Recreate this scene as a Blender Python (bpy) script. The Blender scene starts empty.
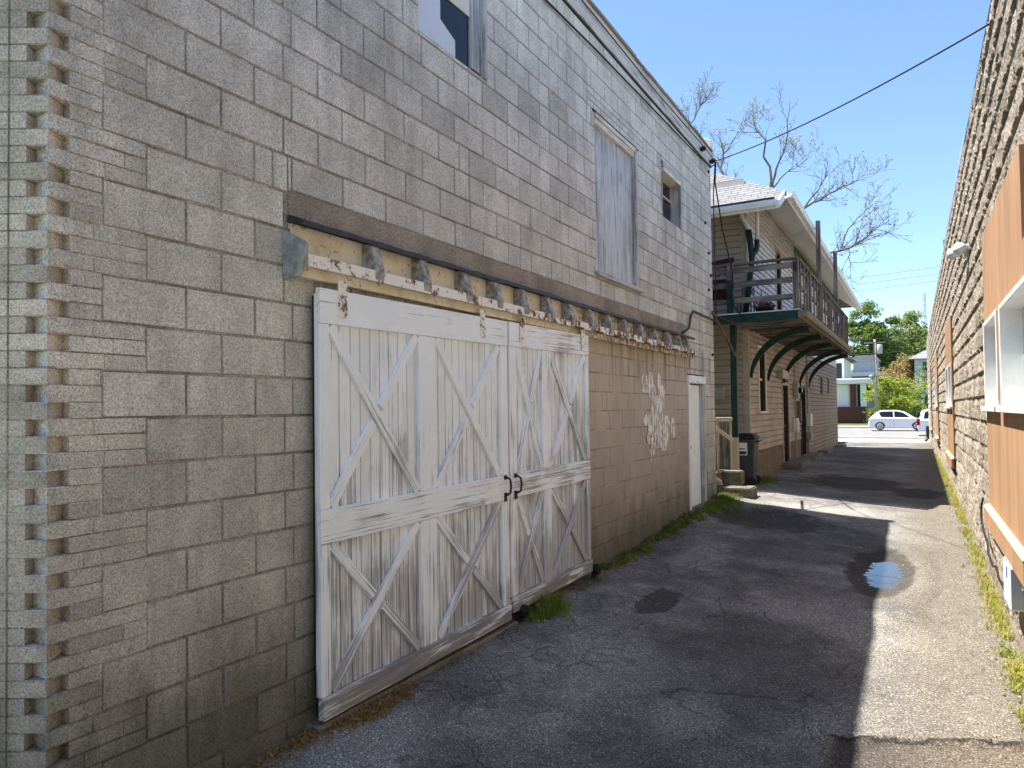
import bpy, bmesh, math, random
import numpy as np
from mathutils import Vector, noise
random.seed(7)
R = math.radians
scn = bpy.context.scene
COL = scn.collection
CZ = 1.85                      # camera height

# ------------------------------------------------------------------ objects
OFF = {}
def tag(o, label=None, cat=None, group=None, kind=None):
    if label: o['label'] = label
    if cat: o['category'] = cat
    if group: o['group'] = group
    if kind: o['kind'] = kind
    return o
def thing(name, label, cat, loc, group=None):
    o = bpy.data.objects.new(name, None); COL.objects.link(o)
    o.empty_display_size = 0.2
    o.location = loc; OFF[o.name] = Vector(loc)
    return tag(o, label, cat, group)

def V(*a): return Vector(a)
class MB:
    def __init__(s): s.v = []; s.f = []; s.uv = []; s.m = []
    def add(s, vs, fs, uvs=None, m=0):
        o = len(s.v); s.v += [tuple(p) for p in vs]
        for k, f in enumerate(fs):
            s.f.append([o+i for i in f]); s.m.append(m)
            s.uv.append(uvs[k] if uvs else None)
    def quad(s, a, b, c, d, m=0): s.add([a, b, c, d], [(0, 1, 2, 3)], None, m)
    def frame_box(s, o, A, B, C, m=0):
        """box from corner o along vectors A (grain), B, C"""
        A = Vector(A); B = Vector(B); C = Vector(C); o = Vector(o)
        if A.cross(B).dot(C) < 0: B, C = C, B
        P = [o, o+A, o+A+B, o+B, o+C, o+A+C, o+A+B+C, o+B+C]
        F = [(0, 3, 2, 1), (4, 5, 6, 7), (0, 1, 5, 4), (1, 2, 6, 5), (2, 3, 7, 6), (3, 0, 4, 7)]
        la, lb, lc = A.length, B.length, C.length
        ru, rv = random.uniform(0, 40), random.uniform(0, 40)
        co = [(0, 0, 0), (la, 0, 0), (la, lb, 0), (0, lb, 0), (0, 0, lc), (la, 0, lc), (la, lb, lc), (0, lb, lc)]
        U = []
        for f in F:
            U.append([(co[i][0]+ru, co[i][1]+co[i][2]*1.01+rv) for i in f])
        s.add(P, F, U, m)
    def box(s, x0, x1, y0, y1, z0, z1, m=0):
        x0, x1 = sorted((x0, x1)); y0, y1 = sorted((y0, y1)); z0, z1 = sorted((z0, z1))
        d = [(x1-x0, V(x1-x0, 0, 0)), (y1-y0, V(0, y1-y0, 0)), (z1-z0, V(0, 0, z1-z0))]
        d.sort(key=lambda t: -t[0])
        s.frame_box(V(x0, y0, z0), d[0][1], d[1][1], d[2][1], m)
    def board(s, p0, p1, w, t, n, m=0):
        p0 = Vector(p0); p1 = Vector(p1); n = Vector(n).normalized()
        a = p1-p0; b = a.cross(n).normalized()*w
        s.frame_box(p0-b/2, a, b, n*t, m)
    def tube(s, pts, r, n=8, m=0, cap=True):
        pts = [Vector(p) for p in pts]; k = len(pts)
        rs = r if isinstance(r, (list, tuple)) else [r]*k
        o = len(s.v); prev = None
        for i, p in enumerate(pts):
            t = (pts[min(i+1, k-1)]-pts[max(i-1, 0)]).normalized()
            if prev is None:
                a = t.cross(V(0, 0, 1))
                if a.length < 1e-3: a = t.cross(V(1, 0, 0))
                a.normalize()
            else:
                a = (prev-t*prev.dot(t)).normalized()
            prev = a; b = t.cross(a)
            for j in range(n):
                an = 2*math.pi*j/n
                s.v.append(tuple(p+(a*math.cos(an)+b*math.sin(an))*rs[i]))
        for i in range(k-1):
            for j in range(n):
                s.f.append([o+i*n+j, o+i*n+(j+1) % n, o+(i+1)*n+(j+1) % n, o+(i+1)*n+j]); s.m.append(m); s.uv.append(None)
        if cap:
            s.f.append([o+j for j in range(n)][::-1]); s.m.append(m); s.uv.append(None)
            s.f.append([o+(k-1)*n+j for j in range(n)]); s.m.append(m); s.uv.append(None)
    def cyl(s, p0, p1, r0, r1=None, n=16, m=0): s.tube([p0, p1], [r0, r0 if r1 is None else r1], n, m)
    def prism(s, poly, o, U, Vv, W, m=0):
        """2-D polygon (u,v) placed at o with axes U,V, extruded by vector W"""
        o = Vector(o); U = Vector(U); Vv = Vector(Vv); W = Vector(W)
        if U.cross(Vv).dot(W) < 0: poly = poly[::-1]
        n = len(poly)
        a = [o+U*p[0]+Vv*p[1] for p in poly]; b = [p+W for p in a]
        fs = [tuple(range(n))[::-1], tuple(range(n, 2*n))]
        for i in range(n): fs.append((i, (i+1) % n, n+(i+1) % n, n+i))
        s.add(a+b, fs, None, m)
    def build(s, name, mat, parent=None, bevel=0, smooth=False, seg=1):
        off = OFF.get(parent.name, Vector((0, 0, 0))) if parent else Vector((0, 0, 0))
        me = bpy.data.meshes.new(name)
        me.from_pydata([(x-off[0], y-off[1], z-off[2]) for x, y, z in s.v], [], s.f)
        for mm in (mat if isinstance(mat, (list, tuple)) else [mat]): me.materials.append(mm)
        me.polygons.foreach_set('material_index', s.m)
        ul = me.uv_layers.new(name='UVMap'); flat = []
        for f, u in zip(s.f, s.uv):
            if u is None: flat += [0.0, 0.0]*len(f)
            else:
                for q in u: flat += [q[0], q[1]]
        ul.data.foreach_set('uv', flat)
        if bevel:
            bm = bmesh.new(); bm.from_mesh(me)
            ed = [e for e in bm.edges if len(e.link_faces) == 2 and e.calc_face_angle(0) > 0.5]
            bmesh.ops.bevel(bm, geom=ed, offset=bevel, segments=seg, affect='EDGES', clamp_overlap=True)
            bm.to_mesh(me); bm.free()
        if smooth: me.polygons.foreach_set('use_smooth', [True]*len(me.polygons))
        me.update()
        o = bpy.data.objects.new(name, me); COL.objects.link(o)
        if parent: o.parent = parent
        OFF[o.name] = off
        return o

# ------------------------------------------------------------------ materials
class NT:
    def __init__(s, name):
        s.mat = bpy.data.materials.new(name); s.mat.use_nodes = True
        s.t = s.mat.node_tree; s.t.nodes.clear()
        s.out = s.t.nodes.new('ShaderNodeOutputMaterial')
        s.b = s.t.nodes.new('ShaderNodeBsdfPrincipled')
        s.t.links.new(s.b.outputs[0], s.out.inputs[0])
        s.geo = s.t.nodes.new('ShaderNodeNewGeometry')
        s.pos = s.geo.outputs['Position']; s.rnd = s.geo.outputs['Random Per Island']
    def put(s, sock, v):
        if isinstance(v, bpy.types.NodeSocket): s.t.links.new(v, sock)
        elif isinstance(v, (tuple, list)) and sock.type == 'RGBA' and len(v) == 3: sock.default_value = (*v, 1)
        else: sock.default_value = v
    def n(s, typ, ins=None, **props):
        nd = s.t.nodes.new('ShaderNode'+typ)
        for k, v in props.items(): setattr(nd, k, v)
        for k, v in (ins or {}).items(): s.put(nd.inputs[k], v)
        return nd
    def noise(s, vec, scale, detail=3, rough=0.55, dist=0): return s.n('TexNoise', {'Vector': vec, 'Scale': scale, 'Detail': detail, 'Roughness': rough, 'Distortion': dist}).outputs[0]
    def vor(s, vec, scale, feature='F1', out=0, rand=1): return s.n('TexVoronoi', {'Vector': vec, 'Scale': scale, 'Randomness': rand}, feature=feature).outputs[out]
    def math(s, op, a, b=0.5, clamp=False): return s.n('Math', {0: a, 1: b}, operation=op, use_clamp=clamp).outputs[0]
    def mr(s, v, a, b, c=0, d=1, smooth=True): return s.n('MapRange', {0: v, 1: a, 2: b, 3: c, 4: d}, interpolation_type='SMOOTHSTEP' if smooth else 'LINEAR', clamp=True).outputs[0]
    def mix(s, f, a, b, blend='MIX'):
        nd = s.n('Mix', None, data_type='RGBA', blend_type=blend)
        s.put(nd.inputs[0], f); s.put(nd.inputs[6], a); s.put(nd.inputs[7], b); return nd.outputs[2]
    def mul(s, col, f):
        """colour times a scalar"""
        c = s.n('CombineXYZ', {0: f, 1: f, 2: f}).outputs[0]
        return s.mix(1.0, col, c, 'MULTIPLY')
    def ramp(s, f, stops, interp='LINEAR'):
        nd = s.n('ValToRGB', {0: f}); cr = nd.color_ramp; cr.interpolation = interp
        while len(cr.elements) < len(stops): cr.elements.new(0.5)
        for e, (p, c) in zip(cr.elements, stops): e.position = p; e.color = (*c, 1) if len(c) == 3 else c
        return nd.outputs[0]
    def mapv(s, vec, sc=(1, 1, 1), loc=(0, 0, 0), rot=(0, 0, 0)): return s.n('Mapping', {'Vector': vec, 'Scale': sc, 'Location': loc, 'Rotation': rot}).outputs[0]
    def sep(s, vec=None): return s.n('SeparateXYZ', {0: vec or s.pos}).outputs
    def bump(s, h, strength=0.5, dist=0.01, prev=None):
        ins = {'Strength': strength, 'Distance': dist, 'Height': h}
        if prev: ins['Normal'] = prev
        return s.n('Bump', ins).outputs[0]
    def fin(s, col, rough=0.8, normal=None, metal=0, spec=0.3):
        s.put(s.b.inputs['Base Color'], col); s.put(s.b.inputs['Roughness'], rough); s.put(s.b.inputs['Metallic'], metal)
        s.put(s.b.inputs['Specular IOR Level'], spec)
        if normal: s.put(s.b.inputs['Normal'], normal)
        return s.mat

def plain(name, col, rough=0.7, var=0.15, sc=6, metal=0, spec=0.3, bump=0.0):
    t = NT(name); n = t.noise(t.pos, sc, 5, 0.6)
    c = t.mul(col, t.mr(n, 0.3, 0.7, 1-var, 1+var))
    nb = t.bump(t.noise(t.pos, sc*12, 3), bump, 0.005) if bump else None
    return t.fin(c, rough, nb, metal, spec)

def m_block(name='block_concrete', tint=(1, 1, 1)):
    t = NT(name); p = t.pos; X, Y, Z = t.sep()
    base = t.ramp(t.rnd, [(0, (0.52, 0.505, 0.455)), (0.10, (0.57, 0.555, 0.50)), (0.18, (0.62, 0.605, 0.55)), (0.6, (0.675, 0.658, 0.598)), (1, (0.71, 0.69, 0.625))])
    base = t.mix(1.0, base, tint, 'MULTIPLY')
    big = t.noise(p, 1.1, 4, 0.6)
    c = t.mul(base, t.mr(big, 0.3, 0.7, 0.84, 1.06))
    streak = t.noise(t.mapv(p, (5, 5, 0.7)), 1.0, 4, 0.6)
    c = t.mul(c, t.mr(streak, 0.36, 0.56, 0.88, 1.02)); c = t.mul(c, t.mr(t.noise(p, 2.3, 5, 0.7), 0.34, 0.5, 0.92, 1.02))
    blot = t.noise(p, 5.0, 3, 0.6)
    c = t.mul(c, t.mr(blot, 0.3, 0.65, 0.88, 1.04))
    # tan painted area under the track
    e = t.noise(p, 2.2, 3, 0.6)
    mY = t.math('MULTIPLY', t.mr(t.math('ADD', Y, t.math('MULTIPLY', e, 0.25)), 6.9, 7.1), t.mr(Y, 10.95, 11.05, 1, 0))
    mZ = t.mr(t.math('ADD', Z, t.math('MULTIPLY', e, 0.3)), 2.72, 2.86, 1, 0)
    tan = t.math('MULTIPLY', t.math('MULTIPLY', mY, mZ), 0.85)
    c = t.mix(tan, c, t.mul((0.54, 0.465, 0.385), t.mr(big, 0.3, 0.7, 0.85, 1.12)))
    # streaked stain below the track, and dirt and algae at the foot of the wall
    st = t.noise(t.mapv(p, (1, 9, 0.5)), 1.0, 4, 0.65)
    sm = t.math('MULTIPLY', t.mr(st, 0.48, 0.62), t.math('MULTIPLY', t.mr(Z, 2.0, 2.65), t.mr(Z, 2.75, 2.9, 1, 0)))
    sm = t.math('MULTIPLY', sm, t.mr(Y, 7.2, 8.2))
    c = t.mix(t.math('MULTIPLY', sm, 0.65), c, (0.06, 0.055, 0.05))
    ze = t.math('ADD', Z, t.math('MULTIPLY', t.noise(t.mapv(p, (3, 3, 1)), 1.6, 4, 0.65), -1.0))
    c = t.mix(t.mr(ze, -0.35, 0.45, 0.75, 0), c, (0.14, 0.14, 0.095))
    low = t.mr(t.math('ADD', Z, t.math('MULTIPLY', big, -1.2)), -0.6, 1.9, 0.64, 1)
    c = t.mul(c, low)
    # aggregate grain
    g = t.noise(p, 125, 2, 0.75); g2 = t.noise(p, 330, 2, 0.6)
    gr = t.math('ADD', t.math('MULTIPLY', g, 0.65), t.math('MULTIPLY', g2, 0.35))
    c = t.mul(c, t.ramp(gr, [(0.34, (0.30,)*3), (0.44, (0.80,)*3), (0.53, (1.06,)*3), (0.63, (1.45,)*3)]))
    nb = t.bump(gr, 0.55, 0.006)
    nb = t.bump(t.noise(p, 30, 3, 0.6), 0.35, 0.008, nb)
    return t.fin(c, 0.95, nb, 0, 0.15)
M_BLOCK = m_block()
M_ENDBLOCK = m_block('sky_cancelling_end_block', (1.0, 0.93, 0.87))  # warm tint in the colour offsets blue sky light on the end wall

def m_mortar(col=(0.29, 0.28, 0.26)):
    t = NT('mortar'); X, Y, Z = t.sep(); n = t.noise(t.pos, 90, 3, 0.6); b = t.noise(t.pos, 3, 3); e = t.noise(t.pos, 2.2, 3, 0.6)
    tan = t.math('MULTIPLY', t.math('MULTIPLY', t.mr(Y, 6.9, 7.1), t.mr(Y, 10.95, 11.05, 1, 0)), t.mr(t.math('ADD', Z, t.math('MULTIPLY', e, 0.3)), 2.72, 2.86, 0.8, 0))
    c = t.mix(tan, col, (0.40, 0.325, 0.25))
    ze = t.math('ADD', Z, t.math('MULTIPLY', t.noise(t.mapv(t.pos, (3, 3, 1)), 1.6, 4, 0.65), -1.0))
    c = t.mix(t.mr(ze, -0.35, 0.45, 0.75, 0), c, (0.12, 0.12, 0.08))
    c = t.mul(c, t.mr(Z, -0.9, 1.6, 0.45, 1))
    c = t.mul(t.mul(c, t.mr(n, 0.3, 0.7, 0.6, 1.4)), t.mr(b, 0.35, 0.65, 0.75, 1.35))
    return t.fin(c, 0.95, t.bump(n, 0.6, 0.006), 0, 0.1)
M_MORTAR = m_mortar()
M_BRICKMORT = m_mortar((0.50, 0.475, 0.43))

def m_concrete(name, col, grain=60, spec=0.15, dark=0.7):
    t = NT(name); p = t.pos
    b = t.noise(p, 2.0, 5, 0.6); g = t.noise(p, grain, 3, 0.65)
    c = t.mul(t.mul(col, t.mr(b, 0.3, 0.7, dark, 1.15)), t.ramp(g, [(0.28, (0.45,)*3), (0.5, (1,)*3), (0.72, (1.5,)*3)]))
    return t.fin(c, 0.93, t.bump(g, 0.5, 0.006), 0, spec)
M_LINTEL = m_concrete('lintel_concrete', (0.33, 0.285, 0.235), 110)
M_CONC = m_concrete('step_concrete', (0.25, 0.235, 0.21))

def m_wood(name, paint, wood, wear=0.5, zwear=0.0, rough=0.7, grain=55, y_wear=0.0, warm=0.0):
    """weathered board: paint with worn grain showing the bare wood, grain along u"""
    t = NT(name); uv = t.n('UVMap', None, uv_map='UVMap').outputs[0]; X, Y, Z = t.sep()
    gv = t.mapv(uv, (1.3, grain, 1))
    g1 = t.noise(gv, 1.0, 5, 0.65, 0.6)
    g2 = t.noise(t.mapv(uv, (3.5, grain*4, 1)), 1.0, 3, 0.6)
    g = t.math('ADD', t.math('MULTIPLY', g1, 0.7), t.math('MULTIPLY', g2, 0.3))
    pat = t.noise(t.mapv(uv, (1.1, 5, 1)), 1.0, 4, 0.6)
    pz = t.noise(t.pos, 1.7, 4, 0.6)
    w = t.math('ADD', t.math('MULTIPLY', t.math('SUBTRACT', pat, 0.5), 0.9), t.math('MULTIPLY', t.math('SUBTRACT', pz, 0.5), 0.7))
    w = t.math('ADD', w, t.math('MULTIPLY', t.math('SUBTRACT', t.rnd, 0.5), 0.10))
    if zwear: w = t.math('ADD', w, t.mr(Z, 0.1, 2.1, zwear, 0, False))
    if y_wear: w = t.math('ADD', w, t.mr(Y, 4.5, 7.0, 0, y_wear))
    h = t.math('ADD', t.math('SUBTRACT', 1.0, g), t.math('MULTIPLY', w, 0.55))
    mask = t.mr(h, 0.66-wear*0.3, 0.76-wear*0.3)
    pc = t.mul(paint, t.mr(t.noise(t.pos, 4, 4), 0.3, 0.7, 0.94, 1.03))
    pc = t.mul(pc, t.mr(t.rnd, 0, 1, 0.94, 1.04, False))
    pc = t.mul(pc, t.mr(g, 0.3, 0.5, 0.90, 1.02))
    wc = t.mul(wood, t.mr(g1, 0.3, 0.7, 0.6, 1.35))
    c = t.mix(t.math('MULTIPLY', mask, 0.85), pc, wc)
    return t.fin(c, rough, t.bump(t.math('SUBTRACT', g, t.math('MULTIPLY', mask, 0.25)), 0.45, 0.004), 0, 0.25)
M_DOORPLANK = m_wood('white_door_boards', (0.90, 0.955, 0.985), (0.36, 0.36, 0.37), 0.20, 0.40, grain=110, y_wear=0.14)
M_DOORRAIL = m_wood('white_door_rails', (0.90, 0.955, 0.985), (0.38, 0.38, 0.385), 0.08, 0.30, grain=80, y_wear=0.20)
M_DOORBRACE = m_wood('white_door_braces', (0.89, 0.945, 0.975), (0.36, 0.36, 0.365), 0.20, 0.36, grain=80, y_wear=0.14)
M_DOORSILL = m_wood('worn_bottom_board', (0.76, 0.78, 0.79), (0.20, 0.195, 0.18), 0.62, 0.12, grain=20)
M_GREYWOOD = m_wood('grey_bare_wood', (0.52, 0.52, 0.51), (0.22, 0.21, 0.20), 0.5)
M_BLUEWOOD = m_wood('faded_blue_grey_boards', (0.62, 0.645, 0.66), (0.27, 0.285, 0.305), 0.55, grain=80)
M_TRACKGREY = m_wood('grey_green_painted_wood', (0.36, 0.385, 0.385), (0.20, 0.185, 0.17), 0.5, grain=30)
M_FASCIA = m_wood('weathered_fascia_wood', (0.60, 0.57, 0.53), (0.28, 0.26, 0.24), 0.5, grain=30)
M_FRAMEWOOD = m_wood('cream_frame_wood', (0.76, 0.71, 0.60), (0.32, 0.29, 0.25), 0.3)
M_DECK = m_wood('weathered_rail_wood', (0.27, 0.24, 0.205), (0.12, 0.105, 0.09), 0.75, grain=30)
M_LIGHTWOOD = m_wood('raw_stair_wood', (0.55, 0.45, 0.31), (0.30, 0.23, 0.15), 0.4, grain=30)

def m_cream():
    t = NT('cream_paint_peeling'); p = t.pos
    n = t.noise(t.mapv(p, (4, 4, 4)), 1, 5, 0.65); n2 = t.noise(p, 22, 4, 0.65)
    c = t.ramp(n, [(0.3, (0.60, 0.51, 0.36)), (0.5, (0.82, 0.75, 0.58)), (0.7, (0.88, 0.84, 0.71))])
    c = t.mix(t.mr(n2, 0.60, 0.68, 0, 0.8), c, (0.30, 0.21, 0.13))
    X, Y, Z = t.sep()
    yw = t.mr(t.math('ADD', Y, t.math('MULTIPLY', n, 2)), 6.2, 9.5)
    c = t.mix(t.math('MULTIPLY', yw, t.mr(n2, 0.40, 0.6)), c, (0.16, 0.12, 0.09))
    return t.fin(c, 0.75, t.bump(n2, 0.3, 0.004))
M_CREAM = m_cream()
M_BRACKET = plain('weathered_grey_bracket', (0.36, 0.35, 0.325), 0.8, 0.5, 22, bump=0.5)
M_CAP = plain('blue_grey_board', (0.34, 0.37, 0.37), 0.75, 0.3, 26, bump=0.4)
def m_rust(name, paint=(0.90, 0.87, 0.81), amt=0.0):
    t = NT(name); p = t.pos; X, Y, Z = t.sep()
    n = t.noise(p, 9, 6, 0.7); n2 = t.noise(p, 45, 4, 0.6)
    h = t.math('ADD', n, t.math('MULTIPLY', n2, 0.25)); h = t.math('ADD', h, t.mr(Y, 4.5, 8.0, amt+0.035, amt+0.10))
    c = t.mix(t.mr(h, 0.68, 0.76), paint, t.ramp(n2, [(0.3, (0.08, 0.04, 0.022)), (0.7, (0.26, 0.13, 0.065))]))
    return t.fin(c, 0.7, t.bump(n2, 0.25, 0.003))
M_RUSTWHITE = m_rust('white_rusty_metal')
M_RUST = m_rust('rusty_metal', (0.075, 0.035, 0.025), 0.0)
M_TAR = plain('black_tar_flashing', (0.035, 0.036, 0.04), 0.5, 0.4, 14, bump=0.5, spec=0.4)
M_BLACK = plain('black_iron', (0.02, 0.02, 0.02), 0.5, 0.3)
M_BLACKCABLE = plain('black_cable', (0.015, 0.015, 0.016), 0.6, 0.2)
M_BROWNPIPE = plain('brown_painted_pipe', (0.06, 0.045, 0.035), 0.6, 0.3)
M_ROOFTAR = plain('flat_roof_membrane', (0.10, 0.10, 0.10), 0.9, 0.3, 2)
M_GLASS = None
def m_glass(name, col=(0.02, 0.024, 0.028), rough=0.03, spec=0.6):
    t = NT(name); n = t.noise(t.pos, 1.2, 2)
    return t.fin(col, rough, t.bump(n, 0.05, 0.02), 0, spec)
M_GLASS = m_glass('window_glass', (0.012, 0.014, 0.017), 0.06, 0.35)

def m_siding(name, col, dirt=0.3, low=None):
    t = NT(name); p = t.pos; n = t.noise(t.mapv(p, (1.2, 1.2, 4)), 1, 5, 0.65); n2 = t.noise(p, 0.7, 3)
    c = t.mul(t.mul(col, t.mr(n, 0.3, 0.7, 1-dirt, 1.06)), t.mr(n2, 0.3, 0.7, 1-dirt*0.6, 1.06))
    return t.fin(c, 0.55, None, 0, 0.3)
M_SIDE_TAN = m_siding('tan_clapboard', (0.50, 0.42, 0.36))
M_SIDE_BROWN = m_siding('brown_clapboard', (0.25, 0.19, 0.15))
M_SIDE_WHITE = m_siding('white_clapboard', (0.72, 0.71, 0.70), 0.15)
M_SIDE_BEIGE = m_siding('beige_clapboard', (0.47, 0.41, 0.355), 0.2)
M_WHITE = plain('white_paint', (0.74, 0.735, 0.71), 0.5, 0.08)
M_DOORWHITE = plain('white_door_paint', (0.88, 0.91, 0.93), 0.5, 0.06, 5)
M_SOFFIT = plain('cream_soffit', (0.82, 0.78, 0.67), 0.6, 0.06, 3)
M_GREEN = plain('dark_green_paint', (0.010, 0.042, 0.032), 0.5, 0.3, 9)
M_OLIVE = plain('dull_beige_trim', (0.20, 0.18, 0.145), 0.6, 0.25, 7)
M_GREENLT = plain('faded_green_trim', (0.13, 0.20, 0.13), 0.6, 0.3, 7)
M_DARK = plain('dark_opening', (0.02, 0.019, 0.018), 0.6, 0.2)
M_DARKDOOR = plain('dark_brown_door', (0.05, 0.042, 0.036), 0.5, 0.3)
M_GREYDOOR = plain('grey_door', (0.17, 0.16, 0.15), 0.5, 0.2)
M_METALBOX = plain('grey_meter_metal', (0.36, 0.36, 0.35), 0.45, 0.12, spec=0.5)
M_WHITEBOX = plain('white_box_metal', (0.78, 0.78, 0.77), 0.4, 0.05)
M_GREYBOX = plain('grey_box_face', (0.42, 0.415, 0.40), 0.5, 0.06)
M_BLUE = plain('blue_sticker', (0.03, 0.16, 0.42), 0.5, 0.05)
M_RED = plain('dark_red_paint', (0.065, 0.014, 0.012), 0.5, 0.3)

def m_stonefound():
    t = NT('foundation_stone'); p = t.pos
    v = t.vor(p, 5, 'F1', 1); d = t.vor(p, 5, 'DISTANCE_TO_EDGE', 0); n = t.noise(p, 25, 4, 0.65)
    c = t.mul((0.27, 0.215, 0.15), t.mr(t.sep(v)[0], 0, 1, 0.75, 1.2, False)); c = t.mul(c, t.mr(n, 0.3, 0.7, 0.6, 1.3)); c = t.mix(t.mr(d, 0.02, 0.06, 0.6, 0), c, (0.12, 0.10, 0.08))
    c = t.mix(0.5, c, (0.26, 0.205, 0.14))
    return t.fin(c, 0.95, t.bump(t.math('ADD', n, t.mr(d, 0, 0.1)), 0.8, 0.03))
M_FOUND = m_stonefound()

def m_rock():
    t = NT('rough_stone_face'); p = t.pos
    X, Y, Z = t.sep(); row = t.math('FLOOR', t.math('DIVIDE', Z, 0.276))
    colm = t.math('FLOOR', t.math('ADD', t.math('DIVIDE', Y, 0.41), t.math('MULTIPLY', t.math('MODULO', row, 2.0), 0.5)))
    cell = t.n('CombineXYZ', {0: row, 1: colm}).outputs[0]
    blk = t.n('TexWhiteNoise', {'Vector': cell}, noise_dimensions='3D').outputs['Value']
    blk = t.math('ADD', t.math('MULTIPLY', blk, 0.6), t.math('MULTIPLY', t.noise(p, 3.0, 4, 0.65), 0.4))
    c = t.ramp(blk, [(0.15, (0.31, 0.26, 0.195)), (0.5, (0.41, 0.35, 0.27)), (0.85, (0.50, 0.435, 0.345))])
    n = t.noise(p, 16, 4, 0.65); n2 = t.noise(p, 110, 3, 0.65)
    c = t.mul(c, t.mr(n, 0.28, 0.7, 0.62, 1.2)); c = t.mul(c, t.mr(n2, 0.3, 0.7, 0.6, 1.35)); n3 = t.noise(p, 45, 4, 0.7); c = t.mul(c, t.mr(n3, 0.35, 0.65, 0.7, 1.2))
    X, Y, Z = t.sep()
    c = t.mix(t.mr(t.math('ADD', Z, t.math('MULTIPLY', n, 0.4)), 0.15, 0.55, 0.45, 0), c, (0.20, 0.17, 0.11))
    return t.fin(c, 0.95, t.bump(n2, 0.8, 0.012, t.bump(n3, 0.9, 0.03)), 0, 0.1)
M_ROCK = m_rock()
def m_orange():
    t = NT('orange_brown_wood_panel'); p = t.pos
    g = t.noise(t.mapv(p, (30, 30, 1.2)), 1, 5, 0.65, 0.4); b = t.noise(t.mapv(p, (2, 2, 0.6)), 1, 3)
    c = t.ramp(g, [(0.3, (0.29, 0.16, 0.082)), (0.5, (0.39, 0.225, 0.118)), (0.7, (0.47, 0.285, 0.16))])
    c = t.mul(c, t.mr(b, 0.3, 0.7, 0.88, 1.1))
    return t.fin(c, 0.7, t.bump(g, 0.25, 0.004))
M_ORANGE = m_orange()
M_LEDGE = plain('sunlit_ledge_wood', (0.62, 0.42, 0.22), 0.7, 0.15, 12)  # paler than the panels, sunlight on the sloping top put into its colour

# ------------------------------------------------------------------ ground
LB = [(-40, 0), (-5, 0.0), (2.8, 0.03), (7.2, 0.09), (11, 0.19), (12.5, 0.26), (15, 0.29), (22, 0.27), (30, 0.20), (36, 0.08), (43, -0.13), (48, -0.15), (57, -0.24), (66, -0.13), (72, -0.02), (84, 0.15), (120, 0.9), (200, 2.0), (1000, 8)]
RB = [(-40, -0.2), (-5, -0.22), (6, -0.16), (8, -0.08), (12, 0.0), (17.5, 0.08), (30, 0.13), (38, 0.03), (43, -0.13), (48, -0.15), (57, -0.24), (66, -0.13), (72, -0.02), (84, 0.15), (120, 0.9), (200, 2.0), (1000, 8)]
def lerp_t(T, y):
    if y <= T[0][0]: return T[0][1]
    for (a, b), (c, d) in zip(T, T[1:]):
        if y <= c:
            k = (y-a)/(c-a); return b+(d-b)*k
    return T[-1][1]
def ss(a, b, x):
    k = min(1, max(0, (x-a)/(b-a))); return k*k*(3-2*k)
PUD = (-0.40, 9.1)
def zg(x, y):
    k = min(1, max(0, (x+3.1)/3.75)); k2 = k*k*0.4+k*0.6
    z = lerp_t(LB, y)*(1-k2)+lerp_t(RB, y)*k2
    if -4 < y < 46:
        z += 0.025*(noise.noise(V(x*0.7, y*0.5, 3.1)))
        if y < 42: z -= 0.02*ss(0.9, 0.1, abs(k-0.55)*2) 
        # grassy verge banked against the garage wall
        z += 0.07*ss(0.75, 0.0, x+3.1)*ss(8, 11.5, y)*ss(14, 12.6, y)
    return z
PZ = zg(*PUD)-0.022
def zfine(x, y):
    z = zg(x, y)
    if -1 < y < 24:
        z += 0.006*noise.noise(V(x*3, y*3, 0))+0.0035*noise.noise(V(x*11, y*11, 5))+0.0022*noise.noise(V(x*31, y*31, 9))
        wob = 0.22*noise.noise(V(x*2.2, y*2.2, 8))
        d = math.hypot((x-PUD[0])/0.40, (y-PUD[1])/1.55)+0.6*wob
        w = ss(1.5, 0.7, d); z = z*(1-w)+(PZ-0.012+0.060*d*d+0.006*noise.noise(V(x*11, y*11, 5))+0.005*noise.noise(V(x*31, y*31, 9)))*w
        # broken edge of an old patch in the foreground
        e = y-4.95-0.55*x-0.10*noise.noise(V(x*3.1, 0, 2))-0.05*noise.noise(V(x*11, 0, 2))
        if -0.52+0.1*noise.noise(V(y*4, 1, 1)) < x < 0.9 and e < 0: z -= 0.035*ss(0.0, -0.03, e)*ss(-0.52, -0.42, x+0.08*noise.noise(V(y*4, 1, 1)))
        d2 = math.hypot((x+2.2)/0.2, (y-6.6)/0.55)+0.5*noise.noise(V(x*4, y*4, 4))
        z -= 0.014*ss(1.0, 0.8, d2)
        d3 = math.hypot((x+2.0)/0.9, (y-11.4)/0.8)+0.5*noise.noise(V(x*2, y*2, 14))
        z -= 0.03*ss(1.1, 0.5, d3)
        d4 = math.hypot((x+1.3)/1.0, (y-17.6)/1.6)+0.5*noise.noise(V(x*2, y*2, 24))
        z -= 0.03*ss(1.1, 0.6, d4)
    return z

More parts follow.
